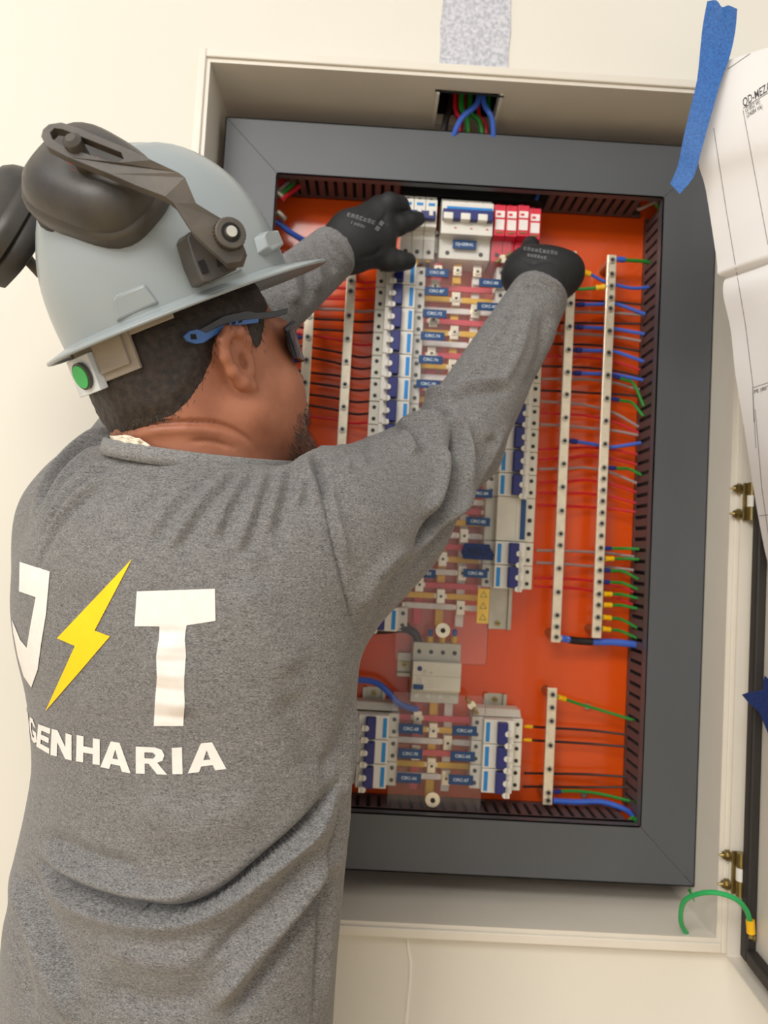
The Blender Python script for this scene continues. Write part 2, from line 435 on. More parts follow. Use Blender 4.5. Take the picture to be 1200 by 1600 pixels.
# ================================================================ breakers
def breaker_parts(root, sgn, x0, z0, poles=2, pp=0.0172):
    "din breaker lying sideways: x0 = outer edge, sgn = direction of the inner side"
    hz = poles*pp
    X = lambda u: x0+sgn*u
    e_ = 0.0004
    prof = [(0, 0.152), (0, 0.107), (0.0150, 0.107), (0.0150, 0.090), (0.0585, 0.090), (0.0585, 0.107), (0.0735, 0.107), (0.0735, 0.152)]
    g = G().prism([(X(u), y) for u, y in prof], 2, z0+e_, z0+hz-e_)
    obj('body', g, M['white'], root, bevel=0.0008)
    obj('terminal_cover', G().box((X(0.0005), 0.1062, z0+0.0012), (X(0.0142), 0.1075, z0+hz-0.0012)), M['offwhite'], root)
    g = G().box((X(0.0255), 0.0795, z0+0.002), (X(0.0400), 0.0905, z0+hz-0.002))
    tg = obj('toggle', g, M['navy'], root, bevel=0.0015)
    for zc in (z0+hz*0.5, z0+0.0008):
        g = G().cyl((X(0.0262), 0.0780, zc), (0, 1, 0), 0.0040, 0.012, 12).box((X(0.0200), 0.0780, zc-0.0036), (X(0.0262), 0.0900, zc+0.0036))
        obj('toggle_tab', g, M['white'], tg, smooth=40)
    obj('mark_stripe', G().box((X(0.0500), 0.0893, z0+0.003), (X(0.0556), 0.0905, z0+hz-0.004)), M['sky'], root)
    for k in range(poles):
        zc = z0+pp*(k+0.5)
        for u in (0.0075, 0.0665):
            g = G().cyl((X(u), 0.1058, zc), (0, 1, 0), 0.0030, 0.003, 10)
            obj('terminal_screw', g, M['slot'], root, smooth=40)
def copy_thing(src, dz, label):
    r = src.copy(); COL.objects.link(r); r.location = (src.location[0], src.location[1], src.location[2]+dz); r['label'] = label
    ORG[r.name] = ORG[src.name]+np.array([0, 0, dz])
    for ch in list(src.children):
        c = ch.copy(); COL.objects.link(c); c.parent = r
        for gch in list(ch.children):
            d = gch.copy(); COL.objects.link(d); d.parent = c
    return r
LX, RX = 0.2575, 0.5105
P2 = 0.0345
def column(x0, sgn, ztops, labels, group):
    src = None
    for zt, lb in zip(ztops, labels):
        if src is None:
            src = thing('circuit_breaker', lb, 'circuit breaker', (x0+sgn*0.037, PY, zt-P2), group)
            breaker_parts(src, sgn, x0, zt-P2); z_src = zt
        else: copy_thing(src, zt-z_src, lb)
# left column
tops = [1.7215-P2*k for k in range(14)]
column(LX, 1, tops+[1.214], ['white two-pole breaker with navy toggle, %s from the top of the left column' % ORD[k] for k in range(14)] + ['white two-pole breaker at the foot of the left column, half hidden by the raised sleeve'], 'breakers of the left column')
topsR = [1.7285-P2*k for k in range(10)]
column(RX, -1, topsR+[1.3185, 1.2840], ['white two-pole breaker in the right column, %s up from the wide residual device' % ORD[9-k] for k in range(10)] + ['white two-pole breaker directly under the residual device in the right column', 'lowest white two-pole breaker of the right column'], 'breakers of the right column')
zb = 1.0605
column(0.2535, 1, [zb-P2*k for k in range(3)], ['white two-pole breaker in the lower left trio, %s one' % s for s in ('top', 'middle', 'bottom')], 'lower left breakers')
column(0.5065, -1, [zb+0.002-P2*k for k in range(3)], ['white two-pole breaker in the lower right trio, %s one' % s for s in ('top', 'middle', 'bottom')], 'lower right breakers')
# end stops on the lower groups
for (xa, xb, lb) in ((0.2560, 0.3250, 'white cover step on top of the lower left breaker trio'), (0.4350, 0.5045, 'white cover step on top of the lower right breaker trio')):
    tag(obj('end_stop', G().prism([(0.152, zb+0.003), (0.108, zb+0.003), (0.120, zb+0.012), (0.152, zb+0.012)], 0, xa, xb), M['offwhite'], bevel=0.001), lb, 'end stop', 'breaker end stops')
# residual device in the right column
rt = thing('residual_device', 'wide plain residual current device with dark bar in the right column', 'circuit breaker', (RX-0.037, PY, 1.319))
z0, z1 = 1.3190, 1.3832
X = lambda u: RX-u
g = G().prism([(X(u), y) for u, y in [(0, 0.152), (0, 0.107), (0.0150, 0.107), (0.0150, 0.092), (0.0585, 0.092), (0.0585, 0.107), (0.0735, 0.107), (0.0735, 0.152)]], 2, z0, z1)
obj('body', g, M['offwhite'], rt, bevel=0.001)
obj('indicator_bar', G().box((X(0.0165), 0.0905, z0+0.003), (X(0.0240), 0.0925, z1-0.003)), M['label'], rt, bevel=0.0005)
obj('seam', G().box((X(0.0300), 0.0915, z0+0.002), (X(0.0306), 0.0925, z1-0.002)).box((X(0.0255), 0.0915, z0+0.002), (X(0.0261), 0.0925, z1-0.002)), M['galv'], rt)
for k in range(3):
    obj('terminal_screw', G().cyl((X(0.0075), 0.1060, z0+0.012+0.020*k), (0, 1, 0), 0.0032, 0.003, 10), M['slot'], rt, smooth=40)
# --- top row: three slim poles with one tie toggle
def pole_body(root, x0, x1, zt, zm, zl, ynose, ystep, m):
    prof = [(0.152, zt), (ystep, zt), (ystep, zt-0.012), (ynose, zt-0.012), (ynose, zm), (ystep, zm), (ystep, zl), (0.152, zl)]
    return obj('body', G().prism(prof, 0, x0, x1), m, root, bevel=0.0008)
t3 = thing('small_breaker', 'small three-pole white breaker with split blue marks under the left glove', 'circuit breaker', (0.316, PY, 1.735))
for k in range(3):
    xa = 0.2900+0.0173*k
    pole_body(t3, xa+0.0003, xa+0.0170, 1.8290, 1.7755, 1.7340, 0.090, 0.107, M['white'])
    obj('mark_stripe', G().box((xa+0.004, 0.0893, 1.8075), (xa+0.0135, 0.0905, 1.8115)), M['sky'], t3)
    obj('terminal_screw', G().cyl((xa+0.0086, 0.1058, 1.8230), (0, 1, 0), 0.0032, 0.003, 10), M['slot'], t3, smooth=40)
    obj('terminal_screw', G().cyl((xa+0.0086, 0.1058, 1.7440), (0, 1, 0), 0.0032, 0.003, 10), M['slot'], t3, smooth=40)
tg = obj('toggle', G().box((0.2945, 0.080, 1.7840), (0.3395, 0.0905, 1.7960)), M['navy'], t3, bevel=0.001)
for k in range(3):
    obj('toggle_tab', G().box((0.2950+0.0173*k, 0.0785, 1.7880), (0.3010+0.0173*k, 0.09, 1.7985)), M['white'], tg, bevel=0.001)
# main breaker
mb = thing('main_breaker', 'large white main breaker with one long blue stripe and navy toggle bar', 'circuit breaker', (0.3855, PY, 1.735))
pole_body(mb, 0.3485, 0.4245, 1.8260, 1.7650, 1.7355, 0.084, 0.104, M['white'])
obj('mark_stripe', G().box((0.3555, 0.0832, 1.8015), (0.4230, 0.0845, 1.8060)), M['sky'], mb)
tg = obj('toggle', G().box((0.3495, 0.074, 1.7835), (0.4235, 0.0845, 1.7985)), M['navy'], mb, bevel=0.001)
for k in range(3):
    obj('toggle_window', G().box((0.3505+0.0252*k, 0.0725, 1.7825), (0.3645+0.0252*k, 0.0845, 1.7925)), M['white'], tg, bevel=0.001)
    obj('terminal_screw', G().cyl((0.3610+0.0250*k, 0.1030, 1.8200), (0, 1, 0), 0.0033, 0.003, 10), M['slot'], mb, smooth=40)
    obj('status_mark', G().box((0.3675+0.0235*k, 0.0832, 1.7735), (0.3712+0.0235*k, 0.0845, 1.7748)), M['w_red'], mb)
    if k != 1: obj('terminal_screw', G().cyl((0.3610+0.0250*k, 0.1030, 1.7440), (0, 1, 0), 0.0033, 0.003, 10), M['slot'], mb, smooth=40)
# surge modules
for k, dz in enumerate((0, 0, 0.0015, -0.002)):
    s = thing('surge_module', 'red surge protection module with white label, %s from the main breaker' % ORD[k], 'surge protector', (0.4345+0.0174*k, PY, 1.735), 'red surge modules')
    xa = 0.4265+0.0174*k
    prof = [(0.152, 1.8220+dz), (0.104, 1.8220+dz), (0.104, 1.8150+dz), (0.088, 1.8150+dz), (0.088, 1.7680+dz), (0.104, 1.7650+dz), (0.104, 1.7350), (0.152, 1.7350)]
    obj('body', G().prism(prof, 0, xa+0.0004, xa+0.0170), M['red_spd'], s, bevel=0.0009)
    lb = obj('label', G().box((xa+0.0022, 0.0872, 1.7770+dz), (xa+0.0152, 0.0882, 1.7925+dz)).box((xa+0.0022, 0.0872, 1.7955+dz), (xa+0.0152, 0.0882, 1.8055+dz)), M['white_sleeve'], s)
    obj('label_mark', G().box((xa+0.004, 0.0869, 1.7985+dz), (xa+0.0095, 0.0873, 1.8020+dz)), M['red_spd'], lb)
    obj('latch', G().box((xa+0.0035, 0.0868, 1.7722+dz), (xa+0.0135, 0.0882, 1.7742+dz)), M['brass'], s)
    obj('terminal_screw', G().cyl((xa+0.0087, 0.1030, 1.7450), (0, 1, 0), 0.0033, 0.003, 10), M['slot'], s, smooth=40)
    obj('terminal_lug', G().cyl((xa+0.0087, 0.112, 1.8215+dz), (0, 0, 1), 0.004, 0.004, 8), M['red_spd'], s, smooth=40)
# four-pole residual breaker at the bottom
rb = thing('four_pole_breaker', 'off-white four-pole residual breaker standing between the two clear covers', 'circuit breaker', (0.376, PY, 1.08))
prof = [(0.152, 1.1650), (0.104, 1.1650), (0.104, 1.1395), (0.088, 1.1395), (0.088, 1.0985), (0.104, 1.0985), (0.104, 1.0790), (0.152, 1.0790)]
obj('body', G().prism(prof, 0, 0.3415, 0.4110), M['offwhite'], rb, bevel=0.001)
obj('terminal_screw', G().cyl((0.3505, 0.103, 1.1520), (0, 1, 0), 0.0032, 0.003, 10), M['slot'], rb, smooth=40)
for k in range(1, 4):
    obj('terminal_screw', G().cyl((0.3505+0.0172*k, 0.103, 1.1520), (0, 1, 0), 0.0032, 0.003, 10), M['slot'], rb, smooth=40)
for k in range(4):
    obj('terminal_screw', G().cyl((0.3495+0.0172*k, 0.103, 1.0880), (0, 1, 0), 0.0032, 0.003, 10), M['steel'], rb, smooth=40)
obj('test_button', G().cyl((0.3515, 0.0865, 1.1295), (0, 1, 0), 0.0034, 0.003, 12), M['navy'], rb, smooth=40)
obj('display', G().box((0.3570, 0.0872, 1.1235), (0.3615, 0.0882, 1.1275)).box((0.3655, 0.0872, 1.1235), (0.3705, 0.0882, 1.1255)), M['galv'], rb)
obj('seam', G().box((0.3420, 0.0874, 1.1195), (0.4105, 0.0882, 1.1201)), M['galv'], rb)
obj('toggle', G().box((0.3435, 0.0850, 1.1000), (0.3580, 0.0882, 1.1070)), M['label'], rb, bevel=0.0008)
g = G()
for k in range(4): g.box((0.3475, 0.0876, 1.1095+0.0022*k), (0.3555, 0.0882, 1.1106+0.0022*k))
for k in range(3): g.box((0.3630, 0.0876, 1.1040+0.0045*k), (0.3725, 0.0882, 1.1044+0.0045*k))
obj('printed_marks', g, M['galv'], rb)

# ================================================================ rails
def rail(label, x0, x1, z0, z1, vertical, screw):
    r = thing('mounting_rail', label, 'mounting rail', ((x0+x1)/2, PY, (z0+z1)/2), 'steel mounting rails')
    g = G()
    if vertical:
        w_ = x1-x0
        g.prism([(x0, PY-0.0085), (x0+w_*0.15, PY-0.0085), (x0+w_*0.17, PY-0.002), (x1-w_*0.17, PY-0.002), (x1-w_*0.15, PY-0.0085), (x1, PY-0.0085), (x1, PY-0.0070), (x1-w_*0.12, PY-0.0070), (x1-w_*0.14, PY-0.0004), (x0+w_*0.14, PY-0.0004), (x0+w_*0.12, PY-0.0070), (x0, PY-0.0070)], 2, z0, z1)
    else:
        w_ = z1-z0
        g.prism([(PY-0.0085, z0), (PY-0.0085, z0+w_*0.15), (PY-0.002, z0+w_*0.17), (PY-0.002, z1-w_*0.17), (PY-0.0085, z1-w_*0.15), (PY-0.0085, z1), (PY-0.0070, z1), (PY-0.0070, z1-w_*0.12), (PY-0.0004, z1-w_*0.14), (PY-0.0004, z0+w_*0.14), (PY-0.0070, z0+w_*0.12), (PY-0.0070, z0)], 0, x0, x1)
    obj('channel', g, M['galv'], r)
    s = obj('rail_screw', G().cyl((screw[0], PY-0.006, screw[1]), (0, 1, 0), 0.0042, 0.004, 12), M['brass'], r, smooth=40)
    obj('screw_slot', G().box((screw[0]-0.003, PY-0.0063, screw[1]-0.0006), (screw[0]+0.003, PY-0.0058, screw[1]+0.0006)), M['slot'], s)
rail('steel rail end with brass screw below the right breaker column', 0.4560, 0.4900, 1.186, 1.728, True, (0.4705, 1.1945))
rail('steel rail behind the left breaker column', 0.2760, 0.3100, 1.205, 1.716, True, (0.293, 1.2))
rail('short steel rail stub left of the four-pole breaker', 0.3220, 0.4150, 1.1080, 1.1430, False, (0.3320, 1.1255))
rail('short steel rail stub above the lower left breaker trio', 0.2720, 0.3060, 0.950, 1.0890, True, (0.289, 1.080))
rail('short steel rail stub above the lower right breaker trio', 0.4550, 0.4890, 0.950, 1.0890, True, (0.472, 1.080))
rail('steel rail behind the top row of devices', 0.2900, 0.5000, 1.760, 1.795, False, (0.4965, 1.7775))

# ================================================================ busbars
XR, XY, XW = 0.3465, 0.3790, 0.4090
def vbar(color, label, x, z0, z1, y0=0.128):
    b = thing('main_busbar', label, 'busbar', (x, PY, (z0+z1)/2), 'upright main busbars')
    obj('sleeve', G().box((x-0.0062, y0, z0), (x+0.0062, y0+0.004, z1)), M[color+'_sleeve'], b, bevel=0.001)
    for zz in (z0+0.03, z1-0.03):
        obj('standoff', G().cyl((x, y0+0.004, zz), (0, 1, 0), 0.005, PY-y0-0.004, 10), M['offwhite'], b, smooth=40)
    return b
vbar('red', 'red upright busbar behind the large clear cover', XR, 1.188, 1.716)
vbar('yellow', 'yellow upright busbar behind the large clear cover', XY, 1.188, 1.716)
vbar('white', 'white upright busbar behind the large clear cover', XW, 1.188, 1.716)
vbar('red', 'red upright busbar behind the small lower clear cover', 0.3580-0.004, 0.947, 1.079)
vbar('yellow', 'yellow upright busbar behind the small lower clear cover', XY-0.001, 0.937, 1.079)
vbar('white', 'white upright busbar behind the small lower clear cover', 0.4000, 0.947, 1.079)
def joint(parent, x, z, y=0.1185, h=0.021):
    j = obj('joint_plate', G().box((x-0.0062, y-0.002, z-h/2), (x+0.0062, y+0.003, z+h/2)), M['tin'], parent, bevel=0.0006)
    obj('joint_screw', G().cyl((x, y-0.0045, z), (0, 1, 0), 0.0046, 0.004, 12), M['tin'], j, smooth=40)
    obj('screw_slot', G().cyl((x, y-0.0049, z), (0, 1, 0), 0.0024, 0.001, 6), M['slot'], j)
def branch(color, label, z, xa, xb, xj, hz=0.0086):
    b = thing('branch_busbar', label, 'busbar', ((xa+xb)/2, PY, z), 'cross busbars')
    y0 = 0.1215
    if xj is None: segs = [(xa, xb)]
    else: segs = [(xa, xj-0.0090), (xj+0.0090, xb)]
    for s, t in segs:
        if t-s > 0.004: obj('sleeve', G().box((s, y0, z-hz/2), (t, y0+0.0035, z+hz/2)), M[color+'_sleeve'], b, bevel=0.0008)
    obj('bar', G().box((xa-0.004, y0+0.0008, z-hz/2+0.001), (xb+0.004, y0+0.0028, z+hz/2-0.001)), M['tin'], b)
    if xj is not None: joint(b, xj, z)
seq = ['red', 'yellow', 'white']; XJ = {'red': XR, 'yellow': XY, 'white': XW}
cnt = {'red': 0, 'yellow': 0, 'white': 0}
for k in range(17):
    c = seq[k % 3]; z = 1.6965-0.01715*k
    branch(c, '%s cross busbar, %s %s one from the top behind the large clear cover' % (c, ORD[cnt[c]], c), z, 0.327, 0.4340, XJ[c]); cnt[c] += 1
low = [('white', 1.2170), ('yellow', 1.2325), ('red', 1.2480), ('white', 1.2680), ('yellow', 1.2875), ('red', 1.3060), ('white', 1.3235), ('yellow', 1.3425), ('red', 1.3600), ('white', 1.3740), ('yellow', 1.3880)]
cnt = {'red': 0, 'yellow': 0, 'white': 0}
for c, z in low:
    branch(c, '%s cross busbar, %s %s one from the bottom behind the large clear cover' % (c, ORD[cnt[c]], c), z, 0.327, 0.4340, XJ[c]); cnt[c] += 1
XJ2 = {'red': 0.354, 'yellow': 0.378, 'white': 0.400}
names = {0: 'upper', 1: 'lower'}
for k, (c, z) in enumerate([('red', 1.0530), ('yellow', 1.0365), ('white', 1.0200), ('red', 1.0030), ('yellow', 0.9860), ('white', 0.9690)]):
    branch(c, '%s %s cross busbar behind the small lower clear cover' % (names[k//3], c), z, 0.327, 0.4340, XJ2[c])
# feeder tails above the covers
for k, (c, x) in enumerate((('red', XR+0.003), ('yellow', XY), ('white', XW))):
    b = thing('feeder_tail', 'short %s feeder strap with screw just below the main breaker' % c, 'busbar', (x, PY, 1.72), 'feeder straps')
    obj('sleeve', G().box((x-0.006, 0.120, 1.7040), (x+0.006, 0.1235, 1.7340)), M[c+'_sleeve'], b, bevel=0.0006)
    joint(b, x, 1.7215, 0.1165, 0.014)

# ================================================================ clear covers
def cover(name, label, poly, y):
    c = thing(name, label, 'cover', (0.381, y, sum(p[1] for p in poly)/len(poly)))
    obj('sheet', G().prism(poly, 1, y, y+0.003), M['acrylic'], c, bevel=0.0006)
    return c
CY = 0.0985
cv = cover('acrylic_cover', 'large clear acrylic cover with blue circuit labels over the middle busbars', [(0.315, 1.143), (0.3165, 1.139), (0.3195, 1.1375), (0.4440, 1.1375), (0.4470, 1.139), (0.4485, 1.143), (0.4485, 1.712), (0.4560, 1.712), (0.4560, 1.766), (0.2870, 1.766), (0.2870, 1.7235), (0.3280, 1.7235), (0.315, 1.712)], CY)
cl = cover('acrylic_cover', 'small clear acrylic cover with six blue labels over the lower busbars', [(0.315, 0.934), (0.318, 0.929), (0.447, 0.929), (0.450, 0.934), (0.450, 1.088), (0.447, 1.093), (0.318, 1.093), (0.315, 1.088)], CY)
def clabel(parent, s, px, py, w_=0.0352, h_=0.0122):
    c = at(px, py, CY-0.002)
    l = obj('circuit_label', G().box((c[0]-w_/2, CY-0.0018, c[2]-h_/2), (c[0]+w_/2, CY, c[2]+h_/2)), M['label'], parent)
    g = text_on(s, 0.0062, (c[0], CY-0.0021, c[2]), (1, 0, 0), (0, 0, 1), 0.00012)
    obj('lettering', g, M['ink_white'], l)
for s, q in (('CIRC-85', (683, 426)), ('CIRC-87', (682, 455)), ('CIRC-72', (679, 490)), ('CIRC-74', (676, 525)), ('CIRC-76', (673, 562)), ('CIRC-78', (669, 600)),
             ('CIRC-88', (767, 442)), ('CIRC-89', (764, 479)), ('CIRC-84', (751, 771)), ('CIRC-82', (747, 815)), ('CIRC-86', (743, 896)), ('CIRC-83', (662, 896))):
    clabel(cv, s, *q)
clabel(cv, 'DJ-GERAL', 726, 382, 0.0352, 0.0132)
for s, q in (('CIRC-68', (642, 1139)), ('CIRC-70', (641, 1178)), ('CIRC-66', (639, 1216)), ('CIRC-69', (726, 1142)), ('CIRC-65', (723, 1182)), ('CIRC-67', (720, 1219))):
    clabel(cl, s, *q, 0.0352, 0.0136)
# yellow warning sticker with three triangles
c = at(755, 947, CY-0.002)
st = obj('warning_sticker', G().box((c[0]-0.0085, CY-0.0015, c[2]-0.0250), (c[0]+0.0085, CY, c[2]+0.0250)), M['sticker'], cv)
g = G()
for dz in (-0.0165, 0, 0.0165):
    a = [(-0.0055, -0.004), (0.0055, -0.004), (0, 0.006)]; b_ = [(-0.0036, -0.0029), (0.0036, -0.0029), (0, 0.0038)]
    v = [(c[0]+p[0], CY-0.0018, c[2]+dz+p[1]) for p in a+b_]
    g.add(v, [(0, 1, 4, 3), (1, 2, 5, 4), (2, 0, 3, 5)])
obj('warning_triangles', g, M['brass'], st)
# cover fixing knobs
def knob(parent, px, py, r=0.0105):
    c = at(px, py, CY-0.004)
    k = obj('fixing_knob', G().cyl((c[0], CY-0.004, c[2]), (0, 1, 0), r, 0.004, 20).cyl((c[0], CY-0.0055, c[2]), (0, 1, 0), r*0.7, 0.0016, 16), M['tin'], parent, smooth=40)
    obj('knob_screw', G().cyl((c[0], CY-0.0075, c[2]), (0, 1, 0), r*0.36, 0.002, 6), M['slot'], k)
knob(cv, 692, 985); knob(cl, 676, 1250)
def wing(parent, px, py, ang):
    c = at(px, py, CY-0.004); ca, sa = math.cos(ang), math.sin(ang)
    ax = np.array([ca, 0, sa]); bx_ = np.array([-sa, 0, ca]); cc = np.array([c[0], CY-0.004, c[2]])
    k = obj('wing_nut', G().cyl(cc, (0, 1, 0), 0.0060, 0.004, 14), M['tin'], parent, smooth=40)
    for s in (-1, 1):
        pl = [cc+ax*s*0.004-bx_*0.0024, cc+ax*s*0.0135-bx_*0.0028, cc+ax*s*0.0145+bx_*0.0022, cc+ax*s*0.004+bx_*0.0024]
        v = [p+np.array([0, -0.006, 0]) for p in pl]+[p+np.array([0, 0.001, 0]) for p in pl]
        obj('wing', G().add(v, [(0,1,2,3),(7,6,5,4),(0,4,5,1),(1,5,6,2),(2,6,7,3),(3,7,4,0)]), M['brass'], k, bevel=0.0012)
wing(cl, 737, 1102, -0.9); wing(cv, 786, 404, 0.6)
# blue tape note on the cover
c = at(746, 862, CY-0.003)
tp = tag(obj('tape_note', G().prism([(c[0]+a, c[2]+b) for a, b in ((-0.0235, -0.001), (-0.019, 0.0115), (0.016, 0.0115), (0.0245, -0.003), (0.0235, -0.0115), (-0.020, -0.0115))], 1, CY-0.0012, CY-0.0002), M['tape_dark'], loc=(c[0], CY, c[2])), 'dark blue tape scrap with handwriting stuck on the large clear cover', 'tape')
obj('handwriting', text_on('RSD 2', 0.0115, (c[0]+0.001, CY-0.0014, c[2]-0.0005), (1, 0, -0.05), (0.05, 0, 1)), M['ink_black'], tp)

# ================================================================ terminal bars
def terminal_bar(label, px_t, px_b, group, zs, w_=0.0138, y0=0.112):
    a = at(*px_t, y0); b = at(*px_b, y0)
    x = (a[0]+b[0])/2
    t = thing('terminal_bar', label, 'terminal bar', (x, PY, (a[2]+b[2])/2), group)
    obj('bar', G().box((x-w_/2, y0, b[2]), (x+w_/2, y0+0.006, a[2])), M['tin'], t, bevel=0.0008)
    for z in (b[2]+0.010, a[2]-0.010):
        obj('standoff', G().cyl((x, y0+0.006, z), (0, 1, 0), 0.007, PY-y0-0.006, 12), M['brass'], t, smooth=40)
    ps = None
    for z in zs:
        s = obj('bar_screw', G().cyl((x, y0-0.0030, z), (0, 1, 0), 0.0046, 0.0032, 12), M['steel'], t, smooth=40)
        obj('screw_recess', G().cyl((x, y0-0.0034, z), (0, 1, 0), 0.0030, 0.001, 6), M['slot'], s)
    return x
zz = lambda pts, y=0.112: [at(*p, y)[2] for p in pts]
XL1 = terminal_bar('silver terminal bar nearest the face on the left', (487, 440), (466, 760), 'terminal bars', zz([(483, 494), (479, 527), (477, 563), (475, 598), (472, 634), (470, 669)]))
XL2 = terminal_bar('silver terminal bar just left of the left breaker column', (551, 400), (531, 740), 'terminal bars', zz([(549, 440), (549, 456), (546, 494), (543, 530), (541, 565), (539, 601), (537, 636), (535, 671)]))
XR1 = terminal_bar('long silver terminal bar just right of the right breaker column', (894, 392), (869, 1004), 'terminal bars', zz([(892, 458), (892, 475), (890, 511), (888, 547), (887, 582), (885, 617), (883, 653), (881, 689), (879, 725), (877, 761), (875, 798), (874, 834), (873, 852), (871, 888), (870, 925), (868, 961), (868, 979), (868, 995)]))
XR2 = terminal_bar('long silver terminal bar beside the right wiring duct', (958, 398), (931, 997), 'terminal bars', zz([(957, 407), (957, 429), (956, 448), (955, 466), (954, 483), (953, 518), (951, 552), (950, 587), (949, 623), (946, 658), (944, 694), (943, 731), (941, 748), (940, 766), (939, 783), (939, 801), (938, 818), (937, 837), (936, 856), (935, 873), (934, 891), (934, 909), (933, 928), (932, 945), (931, 964), (931, 982)]))
XR3 = terminal_bar('short silver terminal bar low on the orange plate', (863, 1075), (856, 1258), 'terminal bars', zz([(862, 1085), (861, 1105), (860, 1126), (859, 1164), (858, 1201), (857, 1238), (857, 1250)]))

# ================================================================ wires
def wire(label, pts, mat, r=0.0019, group=None, ferrule=None, lug=None):
    "pts are world points; ferrule/lug = material key of the sleeve on the first stretch"
    P = smooth_path(pts, 7)
    w_ = thing('wire' if r < 0.004 else 'cable', label, 'wire' if r < 0.004 else 'cable', P[0], group)
    obj('insulation', G().tube(P, r, 8), M[mat], w_, smooth=40)
    d = P[1]-P[0]; d = d/np.linalg.norm(d)
    if ferrule: obj('ferrule', G().cyl(P[0]-d*0.003, d, r*1.05, 0.004, 10).cyl(P[0]+d*0.001, d, r*1.45, 0.009, 10), M[ferrule], w_, smooth=40)
    if lug:
        obj('lug_sleeve', G().cyl(P[0]+d*0.002, d, r*1.75, 0.006, 10).cyl(P[0]+d*0.008, d, r*1.5, 0.003, 10).cyl(P[0]+d*0.011, d, r*1.75, 0.004, 10), M['lug_yellow'], w_, smooth=40)
        obj('lug_tip', G().cyl(P[0]-d*0.006, d, r*1.0, 0.009, 8), M['tin'], w_, smooth=40)
    return w_
CN = {'w_black': 'black', 'w_red': 'red', 'w_grey': 'grey', 'w_blue': 'blue', 'w_green': 'green'}
def W(*q): return [at(a, b, c) for a, b, c in q]
# right side: breaker terminals to the right duct
right = [('w_black', 468, 470, 476), ('w_grey', 487, 488, 492), ('w_black', 504, 505, 506), ('w_grey', 520, 523, 533), ('w_black', 537, 539, 549), ('w_red', 556, 559, 578),
         ('w_black', 572, 575, 588), ('w_grey', 592, 593, 609), ('w_black', 610, 614, 619), ('w_grey', 627, 634, 667), ('w_red', 645, 650, 676), ('w_grey', 663, 669, 680),
         ('w_red', 702, 699, 710), ('w_red', 718, 712, 726), ('w_grey', 733, 731, 755), ('w_red', 754, 750, 769), ('w_red', 770, 771, 786), ('w_red', 789, 792, 800),
         ('w_grey', 860, 862, 870), ('w_grey', 879, 884, 891), ('w_red', 903, 906, 925), ('w_red', 916, 921, 945)]
cn = {}
tot = {c: sum(1 for r in right if r[0] == c) for c in CN}
for m, a, b, c in right:
    k = cn.get(m, 0); cn[m] = k+1
    sl = (a-468)/(916-468)
    xs = 850-14*sl; xe = 1003-14*sl
    wire('%s %s wire from the top running from the right breakers to the right duct' % (ORD[k], CN[m]), W((xs, a, 0.122), ((xs+xe)/2-30, (a+b)/2, 0.132), (925-14*sl, b, 0.140), (965-14*sl, b+(c-b)*0.35, 0.138), (xe, c, 0.128)), m, 0.0018 if m != 'w_grey' else 0.0022, 'wires on the right')
# blue wires from the first right bar
for k, (xa, a, b, c) in enumerate(((893, 476, 475, 491), (891, 511, 514, 522), (889, 547, 549, 565), (888, 583, 585, 594), (886, 617, 618, 620), (882, 689, 699, 692))):
    if k == 4: continue
    i = k if k < 4 else 4
    wire('%s blue wire from the top leaving the long terminal bar right of the breakers' % ORD[i], W((xa+10, a, 0.116), (xa+45, (a+b)/2, 0.128), (xa+70, b, 0.130), (1008-(a-476)*0.03, c, 0.124)), 'w_blue', 0.0028, 'blue wires on the right', ferrule='lug_navy')
# green wires from the second right bar
gl = [(950, 587, 600, 635, 'f'), (948, 623, 630, 650, 'f'), (943, 731, 733, 742, 'f'), (936, 857, 857, 858, 'f'), (935, 873, 873, 874, 'l'), (934, 891, 893, 905, 'f'), (933, 909, 911, 921, 'f'), (932, 928, 929, 935, 'l'), (932, 945, 946, 951, 'l'), (931, 964, 968, 981, 'l'), (930, 982, 986, 997, 'l')]
for k, (xa, a, b, c, t) in enumerate(gl):
    wire('%s green wire from the top leaving the terminal bar beside the right duct' % ORD[k], W((xa+9, a, 0.116), (xa+25, (a+b)/2, 0.120), (xa+40, b, 0.124), (1006-(a-587)*0.028, c, 0.122)), 'w_green', 0.0023, 'green wires on the right', ferrule='lug_navy' if t == 'f' else None, lug=(t == 'l'))
# wires at the top of the right bars
wire('blue lead with thick blue sleeve at the top of the bar beside the right duct', W((966, 405, 0.114), (985, 407, 0.118), (1003, 408, 0.122), (1018, 411, 0.126)), 'w_green', 0.0030, None, ferrule='w_blue')
wire('blue lead with yellow lug between the tops of the two long bars', W((908, 424, 0.114), (925, 430, 0.118), (945, 440, 0.122), (985, 450, 0.124), (1014, 449, 0.124)), 'w_blue', 0.0026, None, lug=True)
wire('green lead with yellow lug between the tops of the two long bars', W((947, 448, 0.114), (930, 450, 0.117), (905, 452, 0.120), (893, 450, 0.122)), 'w_green', 0.0026, None, lug=True)
# thick blue cable at the foot of the first bar
P = W((876, 997, 0.116), (900, 1001, 0.122), (930, 1003, 0.124), (965, 1004, 0.124), (1004, 1009, 0.122))
cb = wire('thick blue cable with black sleeve at the foot of the long terminal bar', P, 'w_blue', 0.0052)
Ps = smooth_path(P, 7)
obj('shrink_sleeve', G().tube(Ps[4:14], 0.0056, 10), M['w_black'], cb, smooth=40)
obj('lug_barrel', G().cyl(Ps[0]-(Ps[1]-Ps[0])*0.5, Ps[1]-Ps[0], 0.0048, 0.014, 12), M['tin'], cb, smooth=40)
